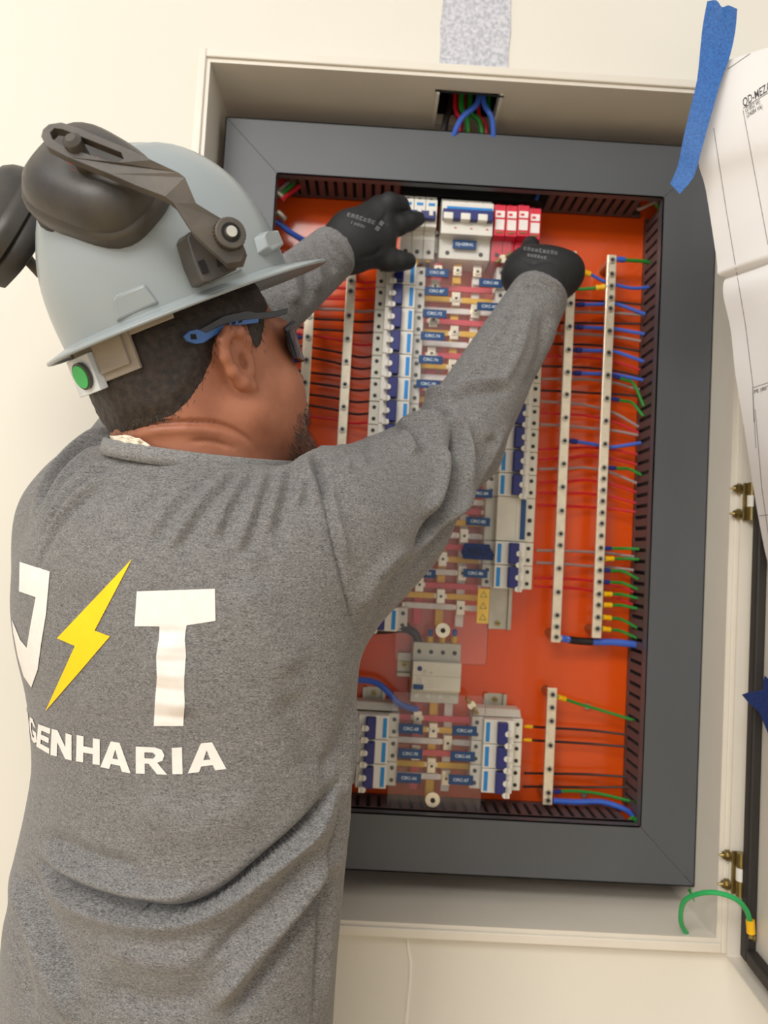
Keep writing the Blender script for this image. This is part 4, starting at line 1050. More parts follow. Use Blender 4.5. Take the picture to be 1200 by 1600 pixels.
def shirt_sdf(X, Y, Z):
    d = torso(X, Y, Z)
    d = smin(d, cone(X, Y, Z, SHR, SHR2, .094, .076), .045)
    d = smin(d, cone(X, Y, Z, SHR2, ELR, .077, .057), .03)
    d2 = cone(X, Y, Z, ELR, WRR, .0575, .0395)
    d = smin(d, d2, .018)
    d = smin(d, cone(X, Y, Z, dep(400, 985, .77), dep(520, 860, .80), .05, .07), .06)
    # left arm
    d = smin(d, cone(X, Y, Z, SHL, ELL, .064, .054), .04)
    d = smin(d, cone(X, Y, Z, ELL, WRL, .054, .0365), .018)
    # trapezius
    d = smin(d, cone(X, Y, Z, dep(300, 790, .80), dep(440, 800, .79), .055, .05), .05)
    d = smin(d, cone(X, Y, Z, dep(270, 785, .81), dep(140, 800, .86), .055, .058), .05)
    # sleeve ends
    for w_, e_ in ((WRR, ELR), (WRL, ELL)):
        ax = (w_-e_)/np.linalg.norm(w_-e_)
        pl = (X-np.float32(w_[0]))*np.float32(ax[0])+(Y-np.float32(w_[1]))*np.float32(ax[1])+(Z-np.float32(w_[2]))*np.float32(ax[2])
        near = np.sqrt((X-w_[0])**2+(Y-w_[1])**2+(Z-w_[2])**2) < 0.10
        d = np.where(near, np.maximum(d, pl), d)
    return d
def subdiv(V, Fq):
    e = np.sort(np.concatenate([Fq[:, [i, (i+1) % 4]] for i in range(4)]), 1)
    ue, inv = np.unique(e, axis=0, return_inverse=True); inv = inv.reshape(4, -1).T
    n = len(V); m = len(ue)
    V2 = np.concatenate([V, (V[ue[:, 0]]+V[ue[:, 1]])/2, V[Fq].mean(1)])
    E_ = n+inv; C_ = n+m+np.arange(len(Fq))
    F2 = np.concatenate([np.stack([Fq[:, i], E_[:, i], C_, E_[:, (i+3) % 4]], 1) for i in range(4)])
    return V2, F2
# ---- head axes
def frame_axes(a, b, c):
    F_ = a*CR+b*CU+c*CF; F_ /= np.linalg.norm(F_)
    R_ = np.cross(F_, [0, 0, 1.0]); R_ /= np.linalg.norm(R_)
    return F_, R_, np.cross(R_, F_)
HF, HR, HU = frame_axes(.72, .345, .60)
HO = dep(369, 559, .712)-.088*HR-.003*HU+.005*HF
def hl(f, s, u): return HO+f*HF+s*HR+u*HU
AX = [HF, HR, HU]
NB = dep(303, 760, .80); NT = hl(-.018, 0, -.058)
# neckline plane
_a, _b, _c = dep(290, 712, .722), dep(172, 687, .80), dep(412, 721, .80)
NPn = np.cross(_b-_a, _c-_a); NPn /= np.linalg.norm(NPn); NPn = NPn*np.sign(NPn[2]); NPo = _a
def neckline(X, Y, Z): return (X-np.float32(NPo[0]))*np.float32(NPn[0])+(Y-np.float32(NPo[1]))*np.float32(NPn[1])+(Z-np.float32(NPo[2]))*np.float32(NPn[2])
_shirt0 = shirt_sdf
def shirt_sdf(X, Y, Z):
    d = _shirt0(X, Y, Z)
    ax = (NT-NB)/np.linalg.norm(NT-NB)
    d = smin(d, np.maximum(cone(X, Y, Z, NB-ax*.06, NT, .095, .0705), neckline(X, Y, Z)), .045)
    near = cone(X, Y, Z, NB, NT+ax*.05, .118, .118) < 0
    return np.where(near, np.maximum(d, neckline(X, Y, Z)), d)
V, Fq = nets(shirt_sdf, LB, HB, 0.0045)
V = laplace(V, Fq, 3)
V, Fq = subdiv(V, Fq)
V = laplace(V, Fq, 3)
# ---- cloth folds: strokes in the photograph's frame pushed into the real surface
N_ = vnormals(V, Fq)
PP = proj(V); vd = CAM-V; vd /= np.linalg.norm(vd, axis=1, keepdims=True)
facing = np.clip(((N_*vd).sum(1)+0.25)/0.5, 0, 1)
FOLD = 2.1
def stroke(pts, width, amp, kind='ridge', dmin=0, dmax=9):
    "ridge / valley / step along a polyline (pixels); width in px, amp in metres"
    global V, N_, PP
    P2_ = PP[:, :2]
    b = np.array(pts); lo = b.min(0)-4*width; hi = b.max(0)+4*width
    m = (P2_[:, 0] > lo[0]) & (P2_[:, 0] < hi[0]) & (P2_[:, 1] > lo[1]) & (P2_[:, 1] < hi[1]) & (facing > 0) & (PP[:, 2] > dmin) & (PP[:, 2] < dmax)
    if not m.any(): return
    d, t, s = seg_dist(P2_[m], pts)
    fade = np.clip(np.minimum(t, 1-t)/0.22, 0, 1); fade = fade*fade*(3-2*fade)
    if kind == 'ridge': h = np.exp(-(d/width)**2)
    elif kind == 'crease': h = np.exp(-d/width)
    elif kind == 'step':      # overhang: high on one side, deep just across the line
        x = d*s/width; h = np.where(x > 0, np.exp(-x*x/6.0), -1.5*np.exp(-(x/0.8)**2))*1.0
        h = h*np.exp(-(d/(3.2*width))**2)
    V[m] = V[m]+N_[m]*(FOLD*amp*h*fade*facing[m])[:, None]
UB = dict(dmax=0.90)
# upper back fan from the right shoulder
for pts, w_, a in (([(338, 728), (278, 772), (225, 850)], 8, .0026), ([(372, 730), (318, 780), (258, 868)], 7, .0034), ([(392, 728), (356, 786), (330, 850)], 7, .0030), ([(418, 722), (396, 790), (366, 872)], 8, .0036),
                   ([(450, 716), (430, 780), (416, 836)], 9, .0034), ([(476, 712), (470, 760), (458, 800)], 8, .0026), ([(310, 730), (235, 768), (190, 815)], 10, .0018), ([(436, 720), (410, 800), (395, 900), (400, 960)], 16, .0016)):
    stroke(pts, w_*1.15, a*.72, **UB)
    stroke([(x+14+3*math.sin(x), y+4) for x, y in pts], w_*1.2, -a*0.55, **UB)
# left shoulder pleats
for k in range(8):
    o = k*12
    stroke([(186, 664+o), (140, 686+o*1.02), (98, 722+o*1.05), (66, 772+o*1.08), (52, 820+o*1.1)], 5.5, (.0046 if k % 2 == 0 else -.0056)*(1-k*.07))
# armhole seam and folds beside it
stroke([(486, 710), (505, 770), (520, 840), (536, 905), (563, 1012)], 2.4, -.0034, 'crease', **UB)
stroke([(492, 704), (500, 735), (512, 775)], 7, -.0050, **UB); stroke([(478, 706), (486, 745), (498, 785)], 6, .0035, **UB)
stroke([(500, 715), (524, 800), (545, 890)], 8, .0022, **UB)
# sleeve: elbow crease and pulls
stroke([(700, 648), (714, 680), (712, 730), (700, 780), (676, 825), (645, 868)], 7, -.0125, 'crease')
stroke([(690, 640), (727, 668), (730, 725), (718, 780), (692, 830)], 9, .0060)
stroke([(690, 690), (696, 730), (686, 775), (664, 812)], 11, .0055)
stroke([(612, 660), (645, 644), (685, 640), (706, 655)], 5, -.0090, 'crease')
stroke([(612, 668), (645, 652), (680, 650), (698, 664)], 8, .0050)
stroke([(618, 640), (655, 622), (694, 616), (718, 630)], 9, .0060)
stroke([(608, 664), (640, 672), (658, 690), (663, 712)], 4, -.0065, 'crease')
stroke([(622, 672), (640, 690), (646, 715)], 7, .0035)
stroke([(700, 612), (740, 600), (790, 592)], 7, .0035); stroke([(690, 628), (740, 615), (800, 612)], 7, -.0030)
stroke([(715, 650), (740, 690), (748, 735)], 8, -.0030); stroke([(740, 640), (765, 690)], 9, .003)
stroke([(820, 640), (770, 730), (720, 800), (650, 890), (600, 955)], 6, -.0032); stroke([(800, 650), (755, 735), (700, 812), (630, 895)], 7, .0028)
stroke([(520, 715), (560, 700), (600, 712)], 10, -.0025); stroke([(560, 684), (575, 700), (582, 730)], 5, -.0025); stroke([(530, 690), (540, 712), (545, 740)], 5, .0020)
stroke([(560, 960), (590, 900), (640, 850)], 12, .003); stroke([(580, 980), (620, 905), (680, 840)], 8, -.0028)
# forearm drags
for pts, a in (([(832, 470), (815, 540), (780, 610)], .0022), ([(850, 480), (845, 550), (815, 620)], -.0022), ([(862, 490), (858, 540), (838, 600)], .0022), ([(810, 470), (790, 520), (760, 560)], -.0020), ([(760, 560), (730, 590), (705, 600)], .0025)):
    stroke(pts, 7, a)
# cuff rolls
stroke([(792, 460), (812, 440), (832, 434), (856, 438), (874, 449), (884, 468)], 4, .0022, dmin=0.98)
stroke([(796, 474), (816, 454), (832, 448), (852, 452), (868, 462)], 4, -.0020, dmin=0.98)
stroke([(500, 362), (528, 382), (545, 405), (548, 425)], 4, .0022, dmin=0.98)
stroke([(486, 372), (512, 398), (526, 430)], 5, -.0025, dmin=0.95)
stroke([(470, 380), (492, 410), (500, 460)], 7, .0035, dmin=0.92); stroke([(452, 385), (478, 420), (482, 480)], 7, -.0045, dmin=0.92); stroke([(440, 400), (456, 430), (462, 480)], 8, .004, dmin=0.92)
# waist overhang
stroke([(46, 1335), (100, 1392), (170, 1420), (230, 1431), (290, 1428), (350, 1402), (420, 1348), (490, 1286), (540, 1205)], 15, .0075, 'step')
stroke([(50, 1318), (120, 1362), (200, 1390), (270, 1398), (330, 1378)], 12, .0050); stroke([(60, 1300), (140, 1338), (230, 1362)], 13, -.0030)
stroke([(52, 1338), (120, 1382), (200, 1408), (280, 1412)], 8, -.0035)
stroke([(530, 1318), (455, 1420), (385, 1505), (318, 1590)], 13, .0065); stroke([(540, 1340), (480, 1430), (415, 1520), (350, 1610)], 12, -.0050)
stroke([(500, 1300), (430, 1395), (370, 1460), (300, 1520)], 13, -.0035)
stroke([(20, 1345), (52, 1445), (98, 1552), (120, 1620)], 12, .0060); stroke([(40, 1345), (78, 1445), (125, 1550)], 12, -.0045); stroke([(5, 1380), (25, 1480), (50, 1600)], 11, -.0035)
stroke([(150, 1470), (260, 1500), (370, 1478)], 24, .004); stroke([(140, 1540), (250, 1570), (340, 1548)], 22, -.003)
stroke([(537, 1215), (505, 1376), (488, 1620)], 3.0, -.0022); stroke([(548, 1240), (520, 1390), (505, 1600)], 7, .0025)
stroke([(555, 1050), (535, 1150), (500, 1230)], 10, -.003); stroke([(560, 1100), (548, 1180), (530, 1260)], 7, .003)
# gentle drape everywhere
for pts, w_, a in (([(240, 1000), (280, 1060), (290, 1130)], 30, .002), ([(380, 900), (420, 1000), (470, 1060)], 34, .003), ([(440, 1080), (480, 1150), (500, 1220)], 28, -.003), ([(120, 900), (140, 1000), (130, 1100)], 30, -.002), ([(200, 1250), (300, 1290), (420, 1250)], 40, .003)):
    stroke(pts, w_, a)
for k in range(7):
    stroke([(230, 985+k*22), (300, 985+k*22+4)], 6, .0007 if k % 2 else -.0007)
V = laplace(V, Fq, 1, 0.3)
shirt = fast_obj('shirt', V, Fq, M['shirt'], person)
sv = [Vector(p) for p in V]
SB = BVHTree.FromPolygons(sv, [tuple(int(i) for i in q) for q in Fq])

# ---- prints on the back
def decal(polys, off=0.0008, maxedge=6.0, bv=None, dd_=0.80):
    bv = bv or SB
    bm = bmesh.new()
    for loops in polys:
        flat = [Vector((x, y, 0)) for lp in loops for x, y in lp]
        tri = tessellate_polygon([[Vector((x, y, 0)) for x, y in lp] for lp in loops])
        vs = [bm.verts.new(p) for p in flat]
        for t in tri:
            try: bm.faces.new([vs[i] for i in t])
            except ValueError: pass
    for _ in range(6):
        le_ = [e for e in bm.edges if e.calc_length() > maxedge]
        if not le_: break
        bmesh.ops.subdivide_edges(bm, edges=le_, cuts=1, use_grid_fill=True)
        bmesh.ops.triangulate(bm, faces=[f for f in bm.faces if len(f.verts) > 3])
    bm.verts.ensure_lookup_table()
    pts = []
    for v_ in bm.verts:
        px, py = v_.co.x, v_.co.y
        h, n_ = cast(bv, px, py)
        if h is None:
            r = bv.find_nearest(Vector(dep(px, py, dd_))); h, n_ = np.array(r[0]), np.array(r[1])
        if n_@(CAM-h) < 0: n_ = -n_
        pts.append(h+n_*off)
    g_ = G().add(pts, [tuple(v.index for v in f.verts) for f in bm.faces]); bm.free(); return g_
def quad_map(q, pts):
    q = [np.array(p, float) for p in q]
    return [tuple((q[0]*(1-x)+q[1]*x)*(1-y)+(q[3]*(1-x)+q[2]*x)*y) for x, y in pts]
LET = {'E': [[(0,0),(1,0),(1,.22),(.3,.22),(.3,.39),(.92,.39),(.92,.6),(.3,.6),(.3,.78),(1,.78),(1,1),(0,1)]],
       'N': [[(0,0),(.3,0),(.7,.55),(.7,0),(1,0),(1,1),(.7,1),(.3,.45),(.3,1),(0,1)]],
       'H': [[(0,0),(.3,0),(.3,.38),(.7,.38),(.7,0),(1,0),(1,1),(.7,1),(.7,.62),(.3,.62),(.3,1),(0,1)]],
       'A': [[(.35,0),(.65,0),(1,1),(.71,1),(.65,.81),(.35,.81),(.29,1),(0,1)], [(.5,.26),(.41,.6),(.59,.6)]],
       'R': [[(0,0),(.65,0),(.88,.08),(.95,.28),(.88,.48),(.7,.57),(1,1),(.68,1),(.42,.62),(.29,.62),(.29,1),(0,1)], [(.29,.2),(.29,.42),(.58,.42),(.66,.3),(.58,.2)]],
       'I': [[(0,0),(1,0),(1,1),(0,1)]],
       'G': [[(1,.3),(.72,.3),(.6,.2),(.4,.22),(.29,.5),(.4,.78),(.6,.8),(.72,.68),(.5,.68),(.5,.48),(1,.48),(1,.85),(.6,1),(.25,.95),(0,.6),(0,.35),(.3,.03),(.7,0)]]}
QL = [('G', [(43, 1121), (60, 1128), (57, 1164), (45, 1150)]), ('E', [(61, 1131), (80, 1138), (78, 1178), (58, 1166)]), ('N', [(82, 1138), (113, 1148), (113, 1188), (80, 1179)]), ('H', [(121, 1148), (157, 1155), (157, 1195), (120, 1189)]),
      ('A', [(158, 1155), (204, 1163), (205, 1208), (158, 1198)]), ('R', [(213, 1166), (259, 1168), (262, 1210), (213, 1208)]), ('I', [(269, 1168), (285, 1167), (286, 1209), (270, 1209)]), ('A', [(294, 1163), (352, 1157), (354, 1201), (294, 1208)])]
for ch, q in QL[1:]:
    obj('print_letter', decal([[quad_map(q, lp) for lp in LET[ch]]]), M['print_white'], shirt, smooth=True)
# the first three letters wrap round the far side of the back: continue the line of lettering along the cloth
def ring_pt(psi, z):
    c_ = np.array([np.interp(z, zz_, tcx_), np.interp(z, zz_, tcy_), z]); d_ = BRt*math.cos(psi)-BF*math.sin(psi)
    h = SB.ray_cast(Vector(c_+d_*0.40), Vector(-d_))
    return np.array(h[0])+d_*0.0008
zE = np.array([cast(SB, *np.mean(q, 0))[0] for _, q in QL[1:5]])
cE = np.array([np.interp(zE[:, 2], zz_, tcx_), np.interp(zE[:, 2], zz_, tcy_)]).T
rel = zE[:, :2]-cE; psE = np.arctan2(-(rel@BF[:2]), rel@BRt[:2])
z_mid = zE[:, 2].mean()
psi_t = np.linspace(psE.min()-0.3, math.pi+0.9, 160); ring_t = np.array([ring_pt(p, z_mid) for p in psi_t])
arc_t = np.concatenate([[0], np.cumsum(np.linalg.norm(np.diff(ring_t, axis=0), axis=1))])
sE = np.interp(psE, psi_t, arc_t); pitch = abs(sE[3]-sE[0])/3; slope = np.polyfit(sE, zE[:, 2], 1)
hE = abs(cast(SB, 69, 1135)[0][2]-cast(SB, 67, 1172)[0][2])
for i, ch in enumerate('GNE'):
    s0 = sE[0]+pitch*(i+1)*0.98; zc_ = zE[0, 2]+0.0*(i+1); wd_ = pitch*0.80
    bm = bmesh.new(); lp = LET[ch][0]
    vs = [bm.verts.new((x, y, 0)) for x, y in lp]
    for t in tessellate_polygon([[Vector((x, y, 0)) for x, y in lp]]): bm.faces.new([vs[k] for k in t])
    for _ in range(4):
        le_ = [ed for ed in bm.edges if ed.calc_length() > 0.14]
        if not le_: break
        bmesh.ops.subdivide_edges(bm, edges=le_, cuts=1); bmesh.ops.triangulate(bm, faces=[f_ for f_ in bm.faces if len(f_.verts) > 3])
    bm.verts.ensure_lookup_table()
    pts = [ring_pt(float(np.interp(s0-(v_.co.x-0.5)*wd_, arc_t, psi_t)), zc_+(0.5-v_.co.y)*hE) for v_ in bm.verts]
    obj('print_letter', G().add(pts, [tuple(v_.index for v_ in f_.verts) for f_ in bm.faces]), M['print_white'], shirt, smooth=True); bm.free()
obj('print_letter', decal([[[(32, 878), (79, 893), (73, 960), (66, 1002), (60, 1046), (50, 1074), (38, 1056), (29, 1025), (22, 988), (20, 968), (33, 1000), (43, 1012), (49, 976), (57, 933), (31, 924)]]]), M['print_white'], shirt, smooth=True)
obj('print_letter', decal([[[(214.5, 924), (336, 920), (337, 970), (292, 977), (289, 1000), (291, 1025), (288, 1060), (289, 1095), (287, 1134), (241, 1134), (243, 1095), (246, 1060), (245, 1025), (249, 1000), (250, 978.5), (211, 978.5)]]]), M['print_white'], shirt, smooth=True)
obj('print_bolt', decal([[[(207, 873.6), (149, 985), (173, 994), (72, 1111), (118, 1009), (90, 997)]]]), M['print_yellow'], shirt, smooth=True)

# ---- head
def ear_sdf(X, Y, Z, sg=1):
    d = None
    hel = [(.013, .080, .004), (.012, .086, .016), (.004, .091, .025), (-.008, .094, .027), (-.017, .095, .020), (-.019, .094, .006), (-.015, .091, -.008), (-.006, .086, -.020), (.005, .081, -.026)]
    rr = [.0045, .0050, .0054, .0056, .0056, .0054, .0056, .0066, .0066]
    for i in range(len(hel)-1):
        a = hl(hel[i][0], sg*hel[i][1], hel[i][2]); b = hl(hel[i+1][0], sg*hel[i+1][1], hel[i+1][2])
        c = cone(X, Y, Z, a, b, rr[i], rr[i+1]); d = c if d is None else smin(d, c, .004)
    bowl = cone(X, Y, Z, hl(-.003, sg*.076, .013), hl(.001, sg*.076, -.013), .0140, .0115)
    d = smin(d, bowl, .005)
    anti = cone(X, Y, Z, hl(-.009, sg*.088, .012), hl(-.008, sg*.086, -.010), .0042, .0046); d = smin(d, anti, .004)
    trag = cone(X, Y, Z, hl(.013, sg*.080, -.002), hl(.010, sg*.081, -.012), .0052, .0052); d = smin(d, trag, .004)
    pit = ellip(X, Y, Z, hl(.003, sg*.094, -.002), AX, (.0062, .014, .010))
    return np.maximum(d, -pit)
def head_sdf(X, Y, Z, ears=True):
    E_ = lambda c, r: ellip(X, Y, Z, hl(*c), AX, r)
    d = E_((-.006, 0, .022), (.101, .079, .094))
    d = smin(d, E_((-.046, 0, -.038), (.050, .062, .058)), .03)          # nape bulk
    d = smin(d, E_((.030, 0, -.035), (.070, .066, .090)), .03)            # face
    for sg in (-1, 1):
        d = smin(d, E_((.040, sg*.037, -.044), (.044, .041, .044)), .02)  # cheek
        d = smin(d, cone(X, Y, Z, hl(.004, sg*.060, -.050), hl(.062, sg*.022, -.106), .022, .020), .025)   # jaw
        d = smin(d, E_((.082, sg*.030, .022), (.014, .026, .009)), .012)  # brow
    d = smin(d, E_((.078, 0, -.108), (.026, .028, .022)), .02)            # chin
    d = smin(d, cone(X, Y, Z, hl(.094, 0, .008), hl(.106, 0, -.030), .008, .0120), .010)
    for sg in (-1, 1): d = smin(d, E_((.101, sg*.013, -.034), (.012, .009, .009)), .006)
    d = smin(d, E_((.099, 0, -.062), (.012, .024, .007)), .006); d = smin(d, E_((.096, 0, -.076), (.012, .022, .008)), .006)
    d = np.maximum(d, -E_((.116, 0, -.0685), (.012, .022, .0016)))
    for sg in (-1, 1): d = np.maximum(d, -E_((.104, sg*.033, .001), (.018, .018, .011)))
    # neck
    nk = cone(X, Y, Z, NB, NT, .079, .066)
    d = smin(d, nk, .028)
    d = smin(d, cone(X, Y, Z, NB+np.array([0, 0, -.05]), dep(300, 900, .80), .085, .10), .06)
    if ears:
        for sg in (-1, 1): d = smin(d, ear_sdf(X, Y, Z, sg), .004)
    return d
c0 = hl(0, 0, -.06)
Vh, Fh = nets(head_sdf, c0-np.array([.17, .17, .34]), c0+np.array([.17, .17, .20]), 0.0023)
Vh = laplace(Vh, Fh, 1, 0.4)
# neck creases
def push(Vx, Fx, strokes):
    Nx = vnormals(Vx, Fx); P_ = proj(Vx); vv = CAM-Vx; vv /= np.linalg.norm(vv, axis=1, keepdims=True)
    fc = np.clip(((Nx*vv).sum(1))/0.4, 0, 1)
    for pts, w_, a in strokes:
        d, t, s = seg_dist(P_[:, :2], pts); fade = np.clip(np.minimum(t, 1-t)/0.25, 0, 1)
        Vx = Vx+Nx*(a*np.exp(-(d/w_)**2)*fade*fc)[:, None]
    return Vx
Vh = push(Vh, Fh, [([(180, 680), (230, 664), (300, 660), (345, 664), (385, 685), (405, 712)], 4, -.0045), ([(190, 690), (240, 674), (300, 671), (345, 676), (378, 695)], 9, .0028),
                   ([(290, 690), (330, 690), (370, 702)], 3.5, -.0025)])
body = fast_obj('body', Vh, Fh, M['skin'], person)
for sg in (-1, 1):
    g = G(); c = hl(.0815, sg*.033, .001); ring = []
    for i in range(9):
        th = math.pi*i/8
        for j in range(14): ring.append(c+.0125*(HU*math.cos(th)+math.sin(th)*(HF*math.cos(2*math.pi*j/14)+HR*math.sin(2*math.pi*j/14))))
    f = [(i*14+j, i*14+(j+1) % 14, (i+1)*14+(j+1) % 14, (i+1)*14+j) for i in range(8) for j in range(14)]
    ey = obj('eye', g.add(ring, f), M['eye'], person, smooth=True)
    obj('iris', G().cyl(c+HF*.0112, HF, .0052, .0014, 14), M['shoe'], ey)

# ---- hair
HP = np.array([(120, 560), (140, 600), (150, 640), (166, 668), (188, 674), (232, 660), (270, 650), (296, 626), (316, 596), (330, 566), (338, 528), (352, 512), (384, 506), (392, 530), (398, 548), (408, 540), (414, 505), (420, 470), (430, 440), (436, 400), (300, 290), (150, 380)], float)
def poly_sd(P, poly):
    d = np.full(len(P), 1e9); ins = np.zeros(len(P), bool); n = len(poly)
    for i in range(n):
        a, b = poly[i], poly[(i+1) % n]; e_ = b-a; t = np.clip(((P-a)@e_)/(e_@e_), 0, 1)
        d = np.minimum(d, np.linalg.norm(P-a-t[:, None]*e_, axis=1))
        c = ((a[1] > P[:, 1]) != (b[1] > P[:, 1])) & (P[:, 0] < (b[0]-a[0])*(P[:, 1]-a[1])/(b[1]-a[1]+1e-9)+a[0]); ins ^= c
    return np.where(ins, -d, d)
def mirror_px(P):
    "photo pixel of the point folded onto his right half"
    L_ = np.stack([(P-HO)@HF, np.abs((P-HO)@HR), (P-HO)@HU], 1)
    return proj(HO+L_[:, :1]*HF+L_[:, 1:2]*HR+L_[:, 2:]*HU)[:, :2]
def hair_sdf(X, Y, Z):
    d = head_sdf(X, Y, Z, False)
    near = np.abs(d) < .02
    P = np.stack([X[near], Y[near], Z[near]], 1).astype(float)
    q = mirror_px(P); sd = poly_sd(q, HP)+2.5*np.sin(q[:, 0]*0.55)*np.sin(q[:, 1]*0.43)
    t = np.clip(-(sd+1)*0.00018, -.004, .0044)
    t = t+.0006*np.sin(P[:, 0]*900+P[:, 2]*500)*np.sin(P[:, 2]*700)*(t > .001)
    out = d.copy(); out[near] = d[near]-t.astype(np.float32); out[~near] = np.where(d[~near] < 0, d[~near], d[~near]+.002)
    return np.maximum(out, -(d+.006))
c1 = hl(-.01, 0, 0)
Vr, Fr = nets(hair_sdf, c1-.155, c1+.15, 0.0028)
Pm = mirror_px(Vr); keep = (poly_sd(Pm, HP) < 6)
kf = keep[Fr].all(1); Fr2 = Fr[kf]; us = np.unique(Fr2); rm = -np.ones(len(Vr), int); rm[us] = np.arange(len(us))
hair = fast_obj('hair', Vr[us], rm[Fr2], M['hair'], person)
def strands(Vx, Fx, n, lmin, lmax, wid, down, sel=None, seed=3, lift=0.25):
    r = np.random.default_rng(seed); tri = Fx[r.integers(0, len(Fx), n*3)]
    w4 = r.dirichlet([1, 1, 1, 1], len(tri)); p = (Vx[tri]*w4[:, :, None]).sum(1)
    Nx = vnormals(Vx, Fx); nn = Nx[tri[:, 0]]
    if sel is not None:
        k = sel(p, nn, r); p = p[k]; nn = nn[k]
    p = p[:n]; nn = nn[:n]
    d = np.asarray(down, float)[None]+r.normal(0, .22, p.shape); d = d-(d*nn).sum(1, keepdims=True)*nn; d /= np.linalg.norm(d, axis=1, keepdims=True)+1e-9
    d = d+nn*lift*r.uniform(.3, 1.3, (len(p), 1)); d /= np.linalg.norm(d, axis=1, keepdims=True)
    sd = np.cross(d, nn); sd /= np.linalg.norm(sd, axis=1, keepdims=True)+1e-9
    L_ = r.uniform(lmin, lmax, (len(p), 1))
    a = p-nn*.0006; m_ = p+d*L_*0.55+nn*.0005; e_ = p+d*L_-nn*L_*0.10
    vs = np.stack([a-sd*wid, a+sd*wid, m_+sd*wid*.8, m_-sd*wid*.8, e_], 1).reshape(-1, 3)
    k = np.arange(len(p))*5
    q = np.stack([k, k+1, k+2, k+3], 1); t3_ = np.stack([k+3, k+2, k+4, k+4], 1)
    g_ = G(); g_.v = [tuple(x) for x in vs]; g_.f = [tuple(x) for x in q]+[tuple(x[:3]) for x in t3_]; return g_
def hsel(p, nn, r):
    q = mirror_px(p); s = poly_sd(q, HP); return s < r.uniform(-10, 8, len(p))
st_ = strands(Vh, Fh, 20000, .003, .008, .00024, -HU*1.0-HF*.55, hsel, 5, .45)
hs = obj('hair_strands', st_, M['hairs'], hair); hs['kind'] = 'stuff'
# goatee
GP = np.array([(448, 704), (458, 672), (466, 644), (480, 632), (510, 640), (510, 720), (460, 722)], float)
def gsel(p, nn, r):
    L_ = np.stack([(p-HO)@HF, np.abs((p-HO)@HR), (p-HO)@HU], 1)
    q = mirror_px(p)
    front = (L_[:, 0] > .058+r.uniform(-.006, .006, len(p))) & (L_[:, 2] < -.078+r.uniform(-.006, .004, len(p))) & (L_[:, 1] < .040) & (L_[:, 2] > -.14)
    side = (poly_sd(q, GP) < r.uniform(-5, 3, len(p))) & (L_[:, 0] > .030)
    return front | side
gt = strands(Vh, Fh, 8000, .007, .014, .00034, -HU+HF*.35, gsel, 8, .8)
go = obj('goatee', gt, M['hair'], person); go['kind'] = 'stuff'
def ssel(p, nn, r):
    L_ = np.stack([(p-HO)@HF, np.abs((p-HO)@HR), (p-HO)@HU], 1)
    return (L_[:, 0] > .0) & (L_[:, 2] < -.052) & (L_[:, 2] > -.135) & (r.uniform(0, 1, len(p)) < np.clip((L_[:, 0]-.0)/.05, 0, 1)*np.clip((-.052-L_[:, 2])/.02, 0, 1))
sb = obj('stubble', strands(Vh, Fh, 2200, .0008, .0018, .00012, -HU, ssel, 9, .9), M['hair'], person); sb['kind'] = 'stuff'

# ---- collar and cloth at the nape
ax_ = (NT-NB)/np.linalg.norm(NT-NB)
nc_ = NB+ax_*(((NPo-NB)@NPn)/(ax_@NPn))
e1_ = np.cross(NPn, [0, 1.0, 0]); e1_ /= np.linalg.norm(e1_); e2_ = np.cross(NPn, e1_)
cp = []
for k in range(40):
    d_ = e1_*math.cos(2*math.pi*k/40)+e2_*math.sin(2*math.pi*k/40); lo_, hi_ = 0.03, 0.16
    for _ in range(22):
        mid = (lo_+hi_)/2; q = nc_+d_*mid
        if head_sdf(np.array([q[0]]), np.array([q[1]]), np.array([q[2]]), False)[0] < 0.0045: lo_ = mid
        else: hi_ = mid
    cp.append(nc_+d_*lo_)
n = len(cp); cl_ = []
for i in range(n):
    for k in range(5):
        t = k/5; p0, p1, p2, p3 = cp[i-1], cp[i], cp[(i+1) % n], cp[(i+2) % n]
        cl_.append(0.5*((2*p1)+(-p0+p2)*t+(2*p0-5*p1+4*p2-p3)*t*t+(-p0+3*p1-3*p2+p3)*t**3))
cen = np.mean(cl_, 0); v = []; f = []; m_ = len(cl_); prof_ = [(-.0035, -.010), (.0040, -.011), (.0036, -.003), (.0020, .004), (-.0005, .0055), (-.0035, .004)]
for i, p in enumerate(cl_):
    o = p-cen; o[2] = 0; o /= np.linalg.norm(o)
    for a, b in prof_: v.append(p+o*a+NPn*b)
k = len(prof_)
for i in range(m_):
    for j in range(k): f.append((i*k+j, i*k+(j+1) % k, ((i+1) % m_)*k+(j+1) % k, ((i+1) % m_)*k+j))
obj('collar', G().add(v, f), M['collar'], shirt, smooth=True)
HB_ = BVHTree.FromPolygons([Vector(p) for p in Vh], [tuple(int(i) for i in q) for q in Fh])
cg = decal([[[(178, 679), (190, 681), (204, 680), (222, 682), (232, 690), (243, 700), (236, 708), (205, 704), (184, 696)]]], .0045, 7.0, HB_, .76)
P__ = np.array(cg.v); ph_ = proj(P__)
cg.v = [tuple(p) for p in P__+((CAM-P__)/np.linalg.norm(CAM-P__, axis=1, keepdims=True))*(0.0016*np.sin(ph_[:, 0]*0.33+ph_[:, 1]*0.2))[:, None]]
cc_ = obj('collar_cloth', cg, M['tag'], person, smooth=True, label='cream cloth scrap peeking out of the collar')
sm_ = cc_.modifiers.new('thickness', 'SOLIDIFY'); sm_.thickness = .001
